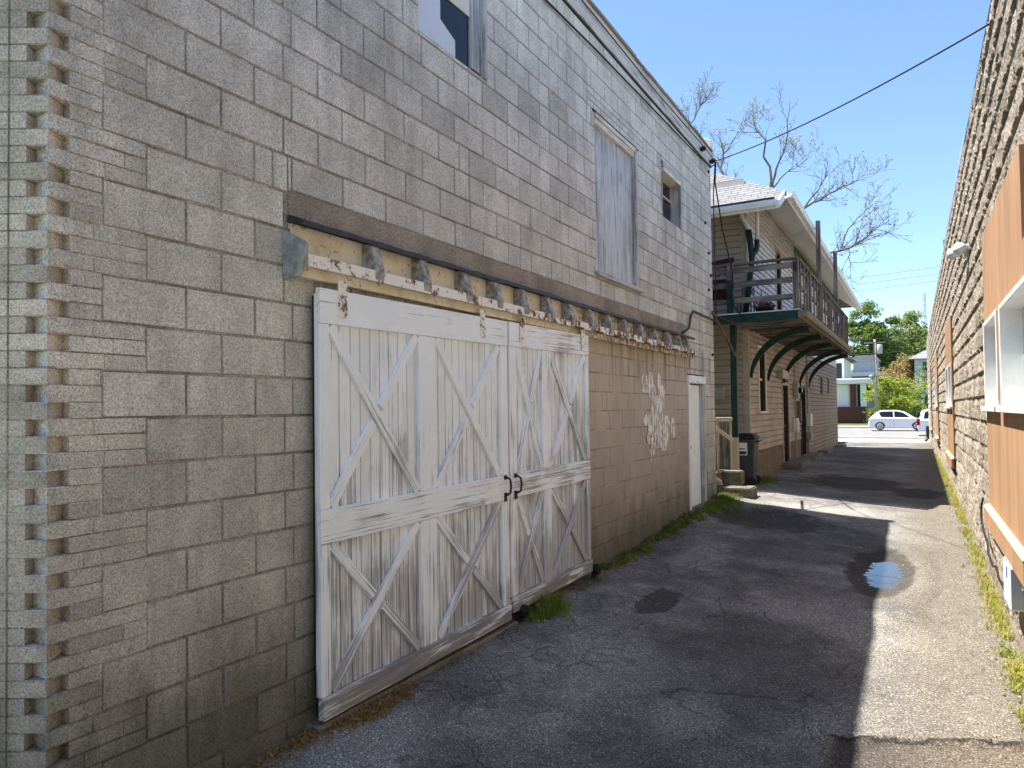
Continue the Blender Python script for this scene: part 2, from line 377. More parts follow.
def m_asphalt():
    t = NT('worn_asphalt'); p = t.pos; X, Y, Z = t.sep()
    big = t.noise(p, 0.55, 4, 0.6); mid = t.noise(p, 2.6, 5, 0.65)
    c = t.ramp(mid, [(0.3, (0.135, 0.131, 0.122)), (0.5, (0.20, 0.192, 0.175)), (0.7, (0.27, 0.256, 0.23))])
    c = t.mul(c, t.mr(big, 0.3, 0.7, 0.66, 1.22)); c = t.mul(c, t.mr(t.noise(p, 1.4, 5, 0.7), 0.36, 0.62, 0.78, 1.1))
    # darker brown painted over the sunlit right side to tone down its brightness
    c = t.mix(t.mr(t.math('ADD', X, t.math('MULTIPLY', mid, 0.8)), -0.2, 0.6, 0, 0.8), c, (0.140, 0.119, 0.088))
    nz = t.noise(p, 3.2, 6, 0.72)
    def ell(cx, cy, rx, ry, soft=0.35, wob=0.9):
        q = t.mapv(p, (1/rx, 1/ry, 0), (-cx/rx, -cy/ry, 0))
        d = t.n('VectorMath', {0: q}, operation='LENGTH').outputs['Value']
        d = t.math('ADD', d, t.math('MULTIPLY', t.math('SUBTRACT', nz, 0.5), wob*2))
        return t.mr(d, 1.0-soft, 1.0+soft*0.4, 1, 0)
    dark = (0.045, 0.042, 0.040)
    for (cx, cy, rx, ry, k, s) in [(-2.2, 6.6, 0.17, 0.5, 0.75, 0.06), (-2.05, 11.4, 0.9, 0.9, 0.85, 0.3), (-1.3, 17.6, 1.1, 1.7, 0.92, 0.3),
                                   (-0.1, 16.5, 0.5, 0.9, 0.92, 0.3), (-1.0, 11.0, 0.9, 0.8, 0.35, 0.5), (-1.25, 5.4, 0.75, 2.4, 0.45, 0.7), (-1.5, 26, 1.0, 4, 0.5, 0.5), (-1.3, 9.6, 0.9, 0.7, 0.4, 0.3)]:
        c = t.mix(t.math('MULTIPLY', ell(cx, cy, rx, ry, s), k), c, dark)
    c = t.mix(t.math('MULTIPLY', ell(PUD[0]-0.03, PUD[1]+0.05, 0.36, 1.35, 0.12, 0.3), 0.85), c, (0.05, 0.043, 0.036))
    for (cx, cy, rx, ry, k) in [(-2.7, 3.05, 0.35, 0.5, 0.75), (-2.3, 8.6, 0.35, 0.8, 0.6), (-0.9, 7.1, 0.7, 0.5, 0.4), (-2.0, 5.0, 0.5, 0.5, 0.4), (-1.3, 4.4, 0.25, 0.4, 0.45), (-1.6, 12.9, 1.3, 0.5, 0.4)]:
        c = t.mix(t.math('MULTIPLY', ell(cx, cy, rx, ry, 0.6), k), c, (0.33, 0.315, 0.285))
    # foreground patch, shade painted into its left side, sunlit brown on its right
    e = t.math('SUBTRACT', t.math('SUBTRACT', Y, t.math('MULTIPLY', X, 0.55)), t.math('ADD', 4.9, t.math('MULTIPLY', nz, 0.12)))
    pm = t.math('MULTIPLY', t.mr(e, -0.02, 0.02, 1, 0), t.mr(X, -0.52, -0.46))
    c = t.mix(t.math('MULTIPLY', pm, 0.85), c, t.mix(t.mr(X, -0.45, 0.3), (0.05, 0.042, 0.034), (0.115, 0.092, 0.068)))
    c = t.mix(t.math('MULTIPLY', t.math('MULTIPLY', t.mr(t.math('ABSOLUTE', t.math('ADD', e, 0.01)), 0.004, 0.022, 1, 0), t.mr(X, -0.55, -0.5)), 0.8), c, (0.02, 0.018, 0.016))
    # aggregate
    a1 = t.noise(p, 95, 2, 0.7); a2 = t.vor(p, 130, 'F1', 1); a2v = t.sep(a2)[0]
    c = t.mul(c, t.ramp(a1, [(0.34, (0.42,)*3), (0.5, (1,)*3), (0.66, (1.7,)*3)]))
    c = t.mul(c, t.ramp(a2v, [(0.0, (0.55,)*3), (0.45, (0.9,)*3), (0.8, (1.1,)*3), (0.93, (1.25,)*3), (1.0, (2.6,)*3)]))
    # cracks: long ones and patches of alligator cracking
    w1 = t.n('VectorMath', {0: p, 1: t.n('VectorMath', {0: t.n('TexNoise', {'Vector': p, 'Scale': 2.5, 'Detail': 4.0}).outputs[1], 'Scale': 0.5}, operation='SCALE').outputs[0]}, operation='ADD').outputs[0]
    flat = t.mapv(w1, (1, 1, 0))
    d1 = t.vor(flat, 0.75, 'DISTANCE_TO_EDGE'); d2 = t.vor(flat, 4.6, 'DISTANCE_TO_EDGE')
    mk1 = t.math('MULTIPLY', t.mr(t.noise(p, 0.8, 2), 0.43, 0.52), t.mr(X, -0.9, -0.1, 1.0, 0.3)); cw = t.mr(t.noise(p, 5, 2), 0.3, 0.7, 0.002, 0.008)
    k1 = t.math('MULTIPLY', t.mr(t.math('DIVIDE', d1, cw), 0.4, 1.3, 1, 0), mk1)
    left = t.mr(t.math('ADD', X, t.math('MULTIPLY', nz, 1.2)), -1.7, -0.9, 1, 0)
    near = t.math('MULTIPLY', left, t.mr(Y, 9.5, 11, 1, 0))
    mk2 = t.math('MULTIPLY', t.mr(t.noise(p, 1.3, 3), 0.47, 0.56), t.math('MAXIMUM', near, 0.25))
    k2 = t.math('MULTIPLY', t.mr(d2, 0.012, 0.05, 1, 0), mk2)
    ck = t.math('MAXIMUM', k1, t.math('MULTIPLY', k2, 0.9))
    c = t.mix(t.math('MULTIPLY', ck, 0.5), c, (0.025, 0.022, 0.02))
    h = t.math('ADD', t.math('MULTIPLY', a1, 0.5), t.math('MULTIPLY', a2v, 0.4))
    nb = t.bump(t.math('SUBTRACT', h, t.math('MULTIPLY', ck, 1.6)), 0.75, 0.007)
    nb = t.bump(mid, 0.3, 0.03, nb)
    return t.fin(c, 0.88, nb, 0, 0.2)
M_ASPHALT = m_asphalt()
def m_dirt():
    t = NT('soil_and_turf'); p = t.pos; n = t.noise(p, 0.8, 5, 0.65); n2 = t.noise(p, 14, 4, 0.65)
    c = t.ramp(n, [(0.3, (0.06, 0.09, 0.025)), (0.55, (0.10, 0.13, 0.035)), (0.75, (0.17, 0.15, 0.07))])
    return t.fin(t.mul(c, t.mr(n2, 0.3, 0.7, 0.6, 1.35)), 0.95, t.bump(n2, 0.5, 0.04), 0, 0.1)
M_TURF = m_dirt()
M_ROADASPH = plain('pale_road_asphalt', (0.20, 0.195, 0.185), 0.9, 0.15, 1.5, spec=0.2)
M_WALKCONC = plain('pale_road_concrete', (0.42, 0.39, 0.34), 0.9, 0.12, 1.2, spec=0.2)

def grid(name, xs, ys, zf, mat, label=None, kind='structure', smooth=True):
    vs = [(x, y, zf(x, y)) for y in ys for x in xs]; n = len(xs)
    fs = [(j*n+i, j*n+i+1, (j+1)*n+i+1, (j+1)*n+i) for j in range(len(ys)-1) for i in range(n-1)]
    mb = MB(); mb.add(vs, fs); o = mb.build(name, mat, None, 0, smooth)
    tag(o, label, None, None, kind); return o
def arange(a, b, s):
    k = max(1, int(round((b-a)/s))); return [a+(b-a)*i/k for i in range(k+1)]
# far ground: one sheet to the horizon, a little under the alley paving
def zfar(x, y):
    z = zg(0, y)
    if -12 < x < 12 and -40 < y < 46: return z-0.30
    return z-0.05
xs = [-900, -400, -150, -60, -30, -13, -11, -6, -3.4, 0, 1, 3, 6, 11, 13, 30, 60, 150, 400, 900]
ys = [-400, -100, -45, -38, -20, -5, 0, 5, 10, 15, 20, 25, 30, 36, 43, 45.5, 47, 52, 57, 61, 66, 72, 76, 84, 95, 110, 130, 160, 200, 300, 500, 900]
grid('ground', xs, ys, zfar, M_TURF, 'turf and soil spreading to the horizon')
# alley asphalt
xs = arange(-3.6, -1.2, 0.05)[:-1]+arange(-1.2, 0.5, 0.025)[:-1]+arange(0.5, 1.15, 0.05)
ys = arange(-3, 2.5, 0.25)[:-1]+arange(2.5, 7.2, 0.035)[:-1]+arange(7.2, 10.8, 0.022)[:-1]+arange(10.8, 20, 0.06)[:-1]+arange(20, 45, 0.25)
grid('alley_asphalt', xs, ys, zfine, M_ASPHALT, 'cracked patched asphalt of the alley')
# yard between garage and house
grid('side_yard', arange(-9, -3.55, 0.3), arange(12.0, 17.0, 0.3), lambda x, y: zg(-3.1, y)+0.01, M_TURF, 'trodden soil between the garage and the house')
# cross street beyond the alley
def strip(name, y0, y1, dz, mat, label, x0=-120, x1=120, steps=8):
    return grid(name, [x0, -40, -12, -6, -3, 0, 3, 8, 40, x1], arange(y0, y1, (y1-y0)/steps), lambda x, y: zg(0, y)+dz, mat, label)
strip('near_pavement', 45.0, 50.5, 0.012, M_WALKCONC, 'pale concrete pavement and apron across the alley mouth')
strip('street', 52.0, 71.0, 0.0, M_ROADASPH, 'pale asphalt street crossing beyond the alley')
kb = MB()
for (y0, y1) in ((50.5, 50.7), (71.0, 71.2)):
    for x in range(-60, 60, 3): kb.box(x+0.005, x+2.995, y0, y1, zg(0, y0)-0.2, zg(0, y0)+0.11)
tag(kb.build('kerb', M_WALKCONC, None, 0.015), 'concrete kerbs along the street', None, None, 'structure')
strip('street_edge', 50.7, 52.0, 0.004, M_WALKCONC, 'concrete gutter strip beside the street')
strip('far_pavement', 73.4, 75.2, 0.03, M_WALKCONC, 'pale pavement on the far side of the street')
# puddle
def m_water():
    t = NT('puddle_water'); nt = t.t
    nt.nodes.remove(t.b)
    gl = t.n('BsdfGlossy', {'Color': (0.95, 0.95, 0.95, 1), 'Roughness': 0.01, 'Normal': t.bump(t.noise(t.pos, 25, 2), 0.02, 0.002)})
    tr = t.n('BsdfTransparent', {'Color': (0.72, 0.68, 0.6, 1)})
    fr = t.n('Fresnel', {'IOR': 1.45})
    mx = t.n('MixShader', {0: fr.outputs[0], 1: tr.outputs[0], 2: gl.outputs[0]})
    nt.links.new(mx.outputs[0], t.out.inputs[0]); return t.mat
pm = MB(); N = 48
pm.add([(PUD[0]+0.30*math.cos(2*math.pi*i/N), PUD[1]+1.16*math.sin(2*math.pi*i/N), PZ) for i in range(N)], [tuple(range(N))])
tag(pm.build('puddle', m_water()), 'small puddle reflecting the sky at the shadow edge', None, None, 'structure')
# ------------------------------------------------------------------ concrete block garage (left)
WX = -3.10                      # alley face of its wall
YA, YB = 1.611, 12.60           # corner and far end
TOP = 6.37
BH, BL = 0.2115, 0.417; ZA = 3.112
gar = thing('block_garage', 'grey concrete block garage with white sliding barn doors and boarded loft door', 'building', (WX, 7.0, 0.1))
HOLES = [(4.16, 5.10, 4.63, 5.80), (7.41, 8.78, 3.37, 5.22), (9.81, 10.79, 4.59, 5.38), (10.93, 11.90, 0.1, 2.395)]
LINT = (2.907, 10.79, 2.945, 3.13)
BRK = (7.20, 9.05, 5.22, 5.44)      # brick band over the loft door
def sub_rect(r, h):
    """rectangle minus hole -> list of rectangles (y0,y1,z0,z1)"""
    y0, y1, z0, z1 = r; a, b, c, d = h
    if b <= y0 or a >= y1 or d <= z0 or c >= z1: return [r]
    out = []
    if a > y0: out.append((y0, a, z0, z1))
    if b < y1: out.append((b, y1, z0, z1))
    m0, m1 = max(y0, a), min(y1, b)
    if c > z0: out.append((m0, m1, z0, c))
    if d < z1: out.append((m0, m1, d, z1))
    return out
def sub_all(r, hs):
    L = [r]
    for h in hs: L = [q for x in L for q in sub_rect(x, h)]
    return L
wall = MB()
def block(y0, y1, z0, z1, j=0.0055, proud=0.0):
    y0 += j; y1 -= j; z0 += j; z1 -= j
    if y1-y0 < 0.02 or z1-z0 < 0.02: return
    rr = lambda: random.uniform(-0.0012, 0.0012)
    x = WX+proud+random.uniform(-0.0015, 0.0015); c = 0.004; xb = WX-0.012
    if 7.0 < y0 < 10.9 and z1 < 2.8: x = WX-0.0045+random.uniform(-0.0006, 0.0006); c = 0.003
    a = [(xb, y0+rr(), z0+rr()), (xb, y1+rr(), z0+rr()), (xb, y1+rr(), z1+rr()), (xb, y0+rr(), z1+rr())]
    b = [(x, y0+c+rr(), z0+c+rr()), (x, y1-c+rr(), z0+c+rr()), (x, y1-c+rr(), z1-c+rr()), (x, y0+c+rr(), z1-c+rr())]
    wall.add(a+b, [(4, 5, 6, 7), (0, 1, 5, 4), (1, 2, 6, 5), (2, 3, 7, 6), (3, 0, 4, 7)])
holes = HOLES+[LINT, BRK, (3.11, 6.84, -1, 2.58)]
eL = V(-math.cos(R(29.6)), -math.sin(R(29.6)), 0); nL = V(math.sin(R(29.6)), -math.cos(R(29.6)), 0)   # the chamfered end wall
C0 = V(WX, YA, 0)
mort = MB(); endw = MB()
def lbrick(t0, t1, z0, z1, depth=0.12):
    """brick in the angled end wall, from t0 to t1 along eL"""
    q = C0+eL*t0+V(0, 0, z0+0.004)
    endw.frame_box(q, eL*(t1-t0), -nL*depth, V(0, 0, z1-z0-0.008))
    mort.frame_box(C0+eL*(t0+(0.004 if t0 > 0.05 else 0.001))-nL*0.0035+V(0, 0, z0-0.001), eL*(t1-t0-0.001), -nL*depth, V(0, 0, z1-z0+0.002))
def rbrick(y0, y1, z0, z1, depth=0.12):
    rr = lambda s=0.002: random.uniform(-s, s)
    wall.frame_box(V(WX-depth, y0+0.003+rr(), z0+0.004+rr()), V(0, y1-y0-0.007+rr(), 0), V(depth+rr(0.0025), 0, 0), V(0, 0, z1-z0-0.008+rr()))
    mort.frame_box(V(WX-depth, y0+0.004, z0-0.001), V(0, y1-y0, 0), V(depth-0.004, 0, 0), V(0, 0, z1-z0+0.002))
nlo, nhi = -16, 16
for n in range(nlo, nhi+1):
    z0 = ZA+BH*n; z1 = min(z0+BH, 6.10)
    if z0 >= 6.10: break
    odd = n % 2 == 0
    qy = 1.838 if odd else 2.043
    js = [2.938 + (0 if odd else 0.2085)]
    if odd: js = [2.938]
    lead = [qy]
    while lead[-1]+BL < js[0]-0.1: lead.append(lead[-1]+BL)
    if n == 0: lead.append(2.80)
    js = lead+js
    while js[-1]+BL < YB-0.05: js.append(js[-1]+BL+random.uniform(-0.004, 0.004))
    js.append(YB)
    for y0, y1 in zip(js, js[1:]):
        if y1-y0 > 0.3 and y0 > 1.9 and random.random() < 0.05:
            ym = y0+(y1-y0)*random.choice([0.5, 0.33, 0.66]); cells = [(y0, ym), (ym, y1)]
        else: cells = [(y0, y1)]
        for c in cells:
            for q in sub_all((c[0], c[1], z0, z1), holes): block(*q)
    for k in range(3):                                              # toothed brick corner, three courses to a block
        b0 = z0+BH/3*k; b1 = z0+BH/3*(k+1); par = (3*n+k) % 2
        ys = [YA if par else YA+0.088]
        e = qy
        L = e-ys[0]
        if L > 0.28: cut = ys[0]+random.choice([0.19, 0.24, 0.15]); ys += [cut]
        ys.append(e)
        for a, b in zip(ys, ys[1:]): rbrick(a, b, b0, b1)
        t = [0.0 if not par else 0.088, 0.31 if not par else 0.27]
        while t[-1] < 0.7: t.append(t[-1]+random.choice([0.2, 0.2, 0.16]))
        for a, b in zip(t, t[1:]): lbrick(a+(0.004 if a > 0.1 else 0), b-0.004, b0, b1)
for k in range(3):                                                  # brick courses over the loft door
    z0 = BRK[2]+k*0.0733; y = BRK[0]+random.uniform(-0.02, 0)
    y = BRK[0]-(0 if k != 1 else 0)
    ends = [BRK[0]]; step = 0.2
    ends.append(BRK[0]+(0.2 if k != 1 else 0.1))
    while ends[-1] < BRK[1]-0.03: ends.append(min(BRK[1], ends[-1]+step))
    for a, b in zip(ends, ends[1:]):
        if b-a > 0.03: block(a, b, z0, z0+0.0733, 0.004)
wall.build('block_wall', M_BLOCK, gar)
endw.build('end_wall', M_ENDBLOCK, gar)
mort.build('brick_mortar', M_BRICKMORT, gar)
# mortar bed, other walls and flat roof of the garage
mb = MB()
for q in sub_all((YA+0.14, YB-0.004, -0.6, 6.10), HOLES):
    mb.add([(WX-0.007, q[0], q[2]), (WX-0.007, q[1], q[2]), (WX-0.007, q[1], q[3]), (WX-0.007, q[0], q[3])], [(0, 1, 2, 3)])
p1 = C0+eL*0.15-nL*0.012; p2 = C0+eL*9.0-nL*0.012
mb.quad((p1.x, p1.y, -0.6), (p2.x, p2.y, -0.6), (p2.x, p2.y, 6.3), (p1.x, p1.y, 6.3))
mb.quad((p1.x, p1.y-0.02, -0.6), (WX-0.095, YA+0.14, -0.6), (WX-0.095, YA+0.14, 6.2), (p1.x, p1.y-0.02, 6.2))   # behind the notches
mb.quad((WX-0.095, YA+0.14, -0.6), (WX-0.007, YA+0.14, -0.6), (WX-0.007, YA+0.14, 6.1), (WX-0.095, YA+0.14, 6.1))
mb.quad((WX-0.007, YB-0.004, -0.6), (-12, YB-0.004, -0.6), (-12, YB-0.004, 6.3), (WX-0.007, YB-0.004, 6.3))
mb.quad((-12, YB-0.004, -0.6), (p2.x, YB-0.004, -0.6), (p2.x, p2.y, 6.3), (-12, YB-0.004, 6.3))
mb.quad((p2.x, p2.y, -0.6), (-12, YB, -0.6), (-12, YB, 6.3), (p2.x, p2.y, 6.3))
mb.build('mortar_bed', M_MORTAR, gar)
mb = MB(); mb.add([(WX-0.01, YA, 6.05), (WX-0.01, YB-0.01, 6.05), (-12, YB-0.01, 6.05), (p2.x, p2.y, 6.05)], [(0, 1, 2, 3)]); mb.build('flat_roof', M_ROOFTAR, gar)
# parapet fascia: two rows of weathered boards, metal lip, ragged roofing edge
mb = MB(); y = YA-0.3
while y < YB:
    y2 = min(YB+0.02, y+random.uniform(2.0, 3.2))
    for (za, zb, xx) in ((6.085, 6.215, 0.028), (6.222, 6.345, 0.024)): mb.box(WX-0.02, WX+xx+random.uniform(-.003, .003), y+0.003, y2-0.003, za, zb)
    y = y2
mb.build('fascia_board', M_FASCIA, gar)
mb = MB(); y = YA-0.3
while y < YB:
    y2 = min(YB+0.03, y+random.uniform(0.3, 0.9)); d = random.uniform(0, 0.02)
    mb.box(WX-0.3, WX+0.045+d*0.5, y, y2, 6.352-d*0.3, 6.372+random.uniform(0, 0.008))
    y = y2
mb.build('roof_edge', M_LINTEL, gar)
mb = MB(); mb.box(WX-0.02, WX+0.020, YA-0.3, YB+0.02, 6.072, 6.083); mb.box(WX, WX+0.022, YA-0.3, YB+0.02, 6.2155, 6.2215); mb.build('drip_strip', M_TAR, gar)
# concrete lintel and tarred flashing over the door track
mb = MB(); mb.box(WX-0.15, WX+0.004, LINT[0]+0.004, LINT[1]-0.004, LINT[2], LINT[3]-0.005); mb.build('lintel', M_LINTEL, gar, 0.004)
mb = MB(); ys = arange(2.90, 11.0, 0.15)
prof = [(0.002, 0.035), (0.05, 0.022), (0.115, -0.006), (0.118, -0.032), (0.104, -0.034), (0.10, -0.016), (0.002, -0.008)]
rows = []
for i, y in enumerate(ys):
    w = random.uniform(-0.006, 0.006); rows.append([(WX+px, y, 2.945+pz+w) for px, pz in prof])
vs = [p for r in rows for p in r]; n = len(prof)
fs = [(i*n+j, i*n+(j+1) % n, (i+1)*n+(j+1) % n, (i+1)*n+j) for i in range(len(ys)-1) for j in range(n)]
fs += [tuple(range(n)), tuple(range((len(ys)-1)*n, len(ys)*n))]
mb.add(vs, fs); mb.build('flashing', M_TAR, gar)
# sliding door track
trk = MB(); trk.box(WX, WX+0.024, 2.915, 11.0, 2.70, 2.935); trk = trk.build('door_track', M_CREAM, gar, 0.003)
mb = MB(); mb.box(WX+0.026, WX+0.075, 2.915, 11.02, 2.628, 2.695); mb.build('lower_trim', M_CREAM, trk, 0.004)
y = 2.93; first = True
segs = []
while y < 10.95:
    y2 = min(10.98, y+random.uniform(1.4, 1.9)); segs.append((y, y2)); y = y2+0.012
mb = MB()
for a, b in segs:
    mb.box(WX+0.082, WX+0.132, a, b, 2.700, 2.745); mb.box(WX+0.128, WX+0.134, a, b, 2.680, 2.752)
mb.build('rail', M_RUSTWHITE, trk, 0.002)
for y in (3.55, 4.08, 4.60, 5.08, 5.52, 6.02, 6.48, 7.0, 7.5, 8.02, 8.56, 9.12, 9.68, 10.2, 10.6):
    y += random.uniform(-0.02, 0.02)-0.06; w = 0.078
    mb = MB()
    mb.prism([(0.026, 0.0), (0.105, 0.0), (0.118, -0.03), (0.158, -0.16), (0.160, -0.205), (0.150, -0.228), (0.128, -0.238), (0.026, -0.20)], (WX, y, 2.925), (0.92, 0, 0), (0, 0, 1), (0, w, 0))
    mb.build('bracket', M_BRACKET, trk, 0.004)
    if y > 6.2:
        mb = MB(); mb.box(WX+0.136, WX+0.156, y+0.1, y+0.26, 2.668, 2.69); mb.build('rust_plate', M_RUST, trk, 0.002)
mb = MB(); mb.prism([(0.0, -0.01), (0.03, -0.02), (0.178, -0.10), (0.172, -0.165), (0.125, -0.285), (0.0, -0.29)], (WX, 2.862, 2.90), (1, 0, 0), (0, 0, 1), (0, 0.028, 0)); mb.build('end_cap', M_CAP, trk, 0.003)
# ---- the two sliding doors
def sliding_door(y0, y1, z0, z1, stiles, xb, sag, sill):
    """stiles: list of (ya,yb); planks at xb, frame boards on them"""
    zz = lambda y, z: z+sag*(y-4.97)
    pl = MB(); y = y0+0.005
    while y < y1-0.01:
        w = random.uniform(0.086, 0.098); y2 = min(y1-0.005, y+w)
        zc = z0+0.1
        x = xb+random.uniform(0, 0.002)
        pl.frame_box(V(x-0.022, y+0.0045, zc), V(0, 0, z1-0.05-zc), V(0, y2-y-0.009, 0), V(0.022, 0, 0))
        y = y2
    d = pl.build('sliding_door', M_DOORPLANK, gar, 0.0015)
    mid = (1.118, 1.318); topz = (z1-0.205, z1)
    nX = V(1, 0, 0)
    mb = MB(); mb.box(xb-0.045, xb-0.0235, y0+0.02, y1-0.02, z0+0.12, z1-0.06); mb.build('door_back', M_DARK, d)
    t = 0.030
    def brd(name, ya, za, yb, zb, w, mat, tt=t, lift=0.0): 
        m = MB(); m.board(V(xb+0.001+lift, ya, zz(ya, za)), V(xb+0.001+lift, yb, zz(yb, zb)), w, tt, nX); return m.build(name, mat, d, 0.003)
    # rails
    zt = (topz[0]+topz[1])/2; brd('rail', y0, zt, y1, zt, 0.205, M_DOORRAIL, 0.036)
    zm = sum(mid)/2; brd('rail', y0, zm, y1, zm, 0.20, M_DOORRAIL, 0.036)
    brd('bottom_rail', y0+0.002, z0+0.062, y1-0.002, z0+0.062, 0.125, sill, 0.045)
    lo = z0+0.127
    for ya, yb in stiles:
        yc = (ya+yb)/2; w = yb-ya
        brd('stile', yc, mid[1]+0.002, yc, topz[0]-0.002, w, M_DOORRAIL); brd('stile', yc, lo, yc, mid[0]-0.002, w, M_DOORRAIL)
    for (a, b) in zip(stiles, stiles[1:]):
        ya, yb = a[1]+0.004, b[0]-0.004
        for (za, zb) in ((mid[1]+0.004, topz[0]-0.004), (lo+0.003, mid[0]-0.004)):
            h = 0.035; first = random.random() < 0.5
            bw = 0.064
            # one brace whole, the other in two lengths butted against it
            L = V(0, yb-ya, zb-za).length; ex = bw*0.36
            fl = za > 0.8
            A = (V(0, ya+ex*0.5, zb-ex*0.2), V(0, yb-ex*0.5, za+ex*0.2)); B = (V(0, ya+ex*0.5, za+ex*0.2), V(0, yb-ex*0.5, zb-ex*0.2))
            if not fl: A, B = B, A
            m = MB(); m.board(V(xb+0.001, A[0].y, zz(A[0].y, A[0].z)), V(xb+0.001, A[1].y, zz(A[1].y, A[1].z)), bw, 0.028, nX); m.build('cross_brace', M_DOORBRACE, d, 0.003)
            c = (B[0]+B[1])/2; dr = (B[1]-B[0]).normalized(); ang = abs(dr.cross((A[1]-A[0]).normalized()).length)
            g = bw*0.5/max(0.3, ang)+bw*0.35+0.004
            for p, q in ((B[0], c-dr*g), (c+dr*g, B[1])):
                m = MB(); m.board(V(xb+0.001, p.y, zz(p.y, p.z)), V(xb+0.001, q.y, zz(q.y, q.z)), bw, 0.026, nX); m.build('cross_brace', M_DOORBRACE, d, 0.003)
    return d
dl = sliding_door(3.035, 5.195, 0.125, 2.600, [(3.035, 3.115), (3.98, 4.175), (5.085, 5.195)], -3.022, 0.011, M_DOORSILL)
dr_ = sliding_door(5.235, 6.905, 0.165, 2.605, [(5.235, 5.36), (5.85, 6.02), (6.83, 6.905)], -3.030, 0.011, M_DOORSILL)
def hanger(d, y, z):
    m = MB(); x = -2.986
    m.box(x, x+0.007, y-0.038, y+0.038, z-0.165, z+0.055)
    for q in (-0.12, -0.02, 0.03): m.cyl(V(x+0.005, y, z+q), V(x+0.018, y, z+q), 0.013, n=8)
    m.build('hanger', M_RUSTWHITE, d, 0.0015)
hanger(dl, 3.22, 2.585); hanger(dl, 4.80, 2.60); hanger(dr_, 5.45, 2.61); hanger(dr_, 6.74, 2.625)
for d, y in ((dl, 5.125), (dr_, 5.30)):
    m = MB(); x = -2.984; z = 1.235
    m.tube([V(x, y, z+0.07), V(x+0.02, y, z+0.07), V(x+0.042, y+0.01, z+0.055), V(x+0.05, y+0.012, z), V(x+0.042, y+0.01, z-0.055), V(x+0.02, y, z-0.07), V(x, y, z-0.07)], 0.009, 8)
    m.box(x-0.001, x+0.006, y-0.02, y+0.02, z+0.055, z+0.09); m.box(x-0.001, x+0.006, y-0.02, y+0.02, z-0.125, z-0.055)
    m.build('handle', M_BLACK, d)
for d, y, z in ((dl, 5.39, 0.17), (dr_, 6.99, 0.21)):
    m = MB(); m.cyl(V(-2.99, y, z-0.02), V(-2.945, y, z-0.02), 0.055, n=18); m.cyl(V(-3.0, y, z-0.02), V(-2.93, y, z-0.02), 0.018, n=10); m.box(-3.02, -2.99, y-0.05, y+0.05, z-0.2, z+0.03); m.build('guide_roller', M_BLACK, d, 0.004)
mb = MB(); mb.box(WX-0.02, -3.0, 3.02, 6.95, -0.3, 0.075); mb.build('door_sill', M_CONC, gar, 0.01)
# ---- openings: frame boards line the reveal
def frame(name, h, depth, fw, mat, parent=gar, proud=0.012, sides='lrtb'):
    y0, y1, z0, z1 = h; x0, x1 = WX-depth, WX+proud
    m = MB()
    if 'l' in sides: m.box(x0, x1, y0+0.002, y0+fw, z0+0.002, z1-0.002)
    if 'r' in sides: m.box(x0, x1, y1-fw, y1-0.002, z0+0.002, z1-0.002)
    if 't' in sides: m.box(x0, x1, y0+fw+0.002, y1-fw-0.002, z1-fw, z1-0.002)
    if 'b' in sides: m.box(x0, x1+0.01, y0+fw+0.002, y1-fw-0.002, z0+0.002, z0+fw*0.7)
    return m.build(name, mat, parent, 0.003)
# upstairs window, only its lower part in the picture
h = HOLES[0]
w1 = frame('window', h, 0.16, 0.05, M_GREYWOOD, sides='rt')
m = MB(); m.box(WX-0.06, WX-0.052, h[0]+0.005, h[1]-0.20, h[2]+0.005, h[3]-0.05); m.build('pane', M_GLASS, w1)
m = MB(); m.box(WX-0.15, WX-0.03, h[1]-0.19, h[1]-0.055, h[2]+0.04, h[3]-0.055); m.build('jamb_board', M_BLUEWOOD, w1, 0.003)
M_PALEREFL = plain('white_reflection_sheet', (0.66, 0.70, 0.76), 0.5, 0.05, 2); M_NAVY = plain('navy_reflection_sheet', (0.025, 0.05, 0.11), 0.8, 0.2, 3); M_IVORY = plain('ivory_reflection_sheet', (0.70, 0.68, 0.60), 0.6, 0.05)  # pale, navy and ivory sheets stand in for reflections in the glass
m = MB(); m.prism([(h[0]+0.005, h[2]+0.005), (h[1]-0.42, h[2]+0.01), (h[1]-0.42, h[2]+0.16), (h[0]+0.32, h[2]+0.24), (h[0]+0.32, h[3]-0.05), (h[0]+0.005, h[3]-0.05)], (WX-0.046, 0, 0), (0, 1, 0), (0, 0, 1), (0.012, 0, 0)); m.build('pale_reflection', M_PALEREFL, w1)
m = MB(); m.box(WX-0.05, WX-0.040, h[0]+0.33, h[1]-0.195, h[2]+0.46, h[3]-0.05); m.build('ivory_reflection', M_IVORY, w1)
m = MB(); m.box(WX-0.075, WX-0.064, h[0]+0.005, h[1]-0.195, h[2]+0.005, h[3]-0.05); m.build('navy_reflection', M_NAVY, w1)
# loft door
h = HOLES[1]
ld = MB(); y = h[0]+0.012
while y < h[1]-0.10:
    y2 = min(h[1]-0.09, y+random.uniform(0.085, 0.13)); ld.frame_box(V(WX-0.07, y+0.0015, h[2]+0.03), V(0, 0, h[3]-h[2]-0.10), V(0, y2-y-0.003, 0), V(0.028, 0, 0)); y = y2
ld = ld.build('loft_door', M_BLUEWOOD, gar, 0.0015)
m = MB(); m.box(WX-0.16, WX+0.014, h[1]-0.085, h[1]-0.004, h[2]+0.03, h[3]-0.004); m.build('jamb', M_GREYWOOD, ld, 0.003)
m = MB(); m.box(WX-0.16, WX+0.018, h[0]+0.004, h[1]-0.088, h[3]-0.085, h[3]-0.030); m.box(WX-0.16, WX+0.005, h[0]+0.004, h[1]-0.088, h[3]-0.145, h[3]-0.088); m.build('head_board', M_FRAMEWOOD, ld, 0.003)
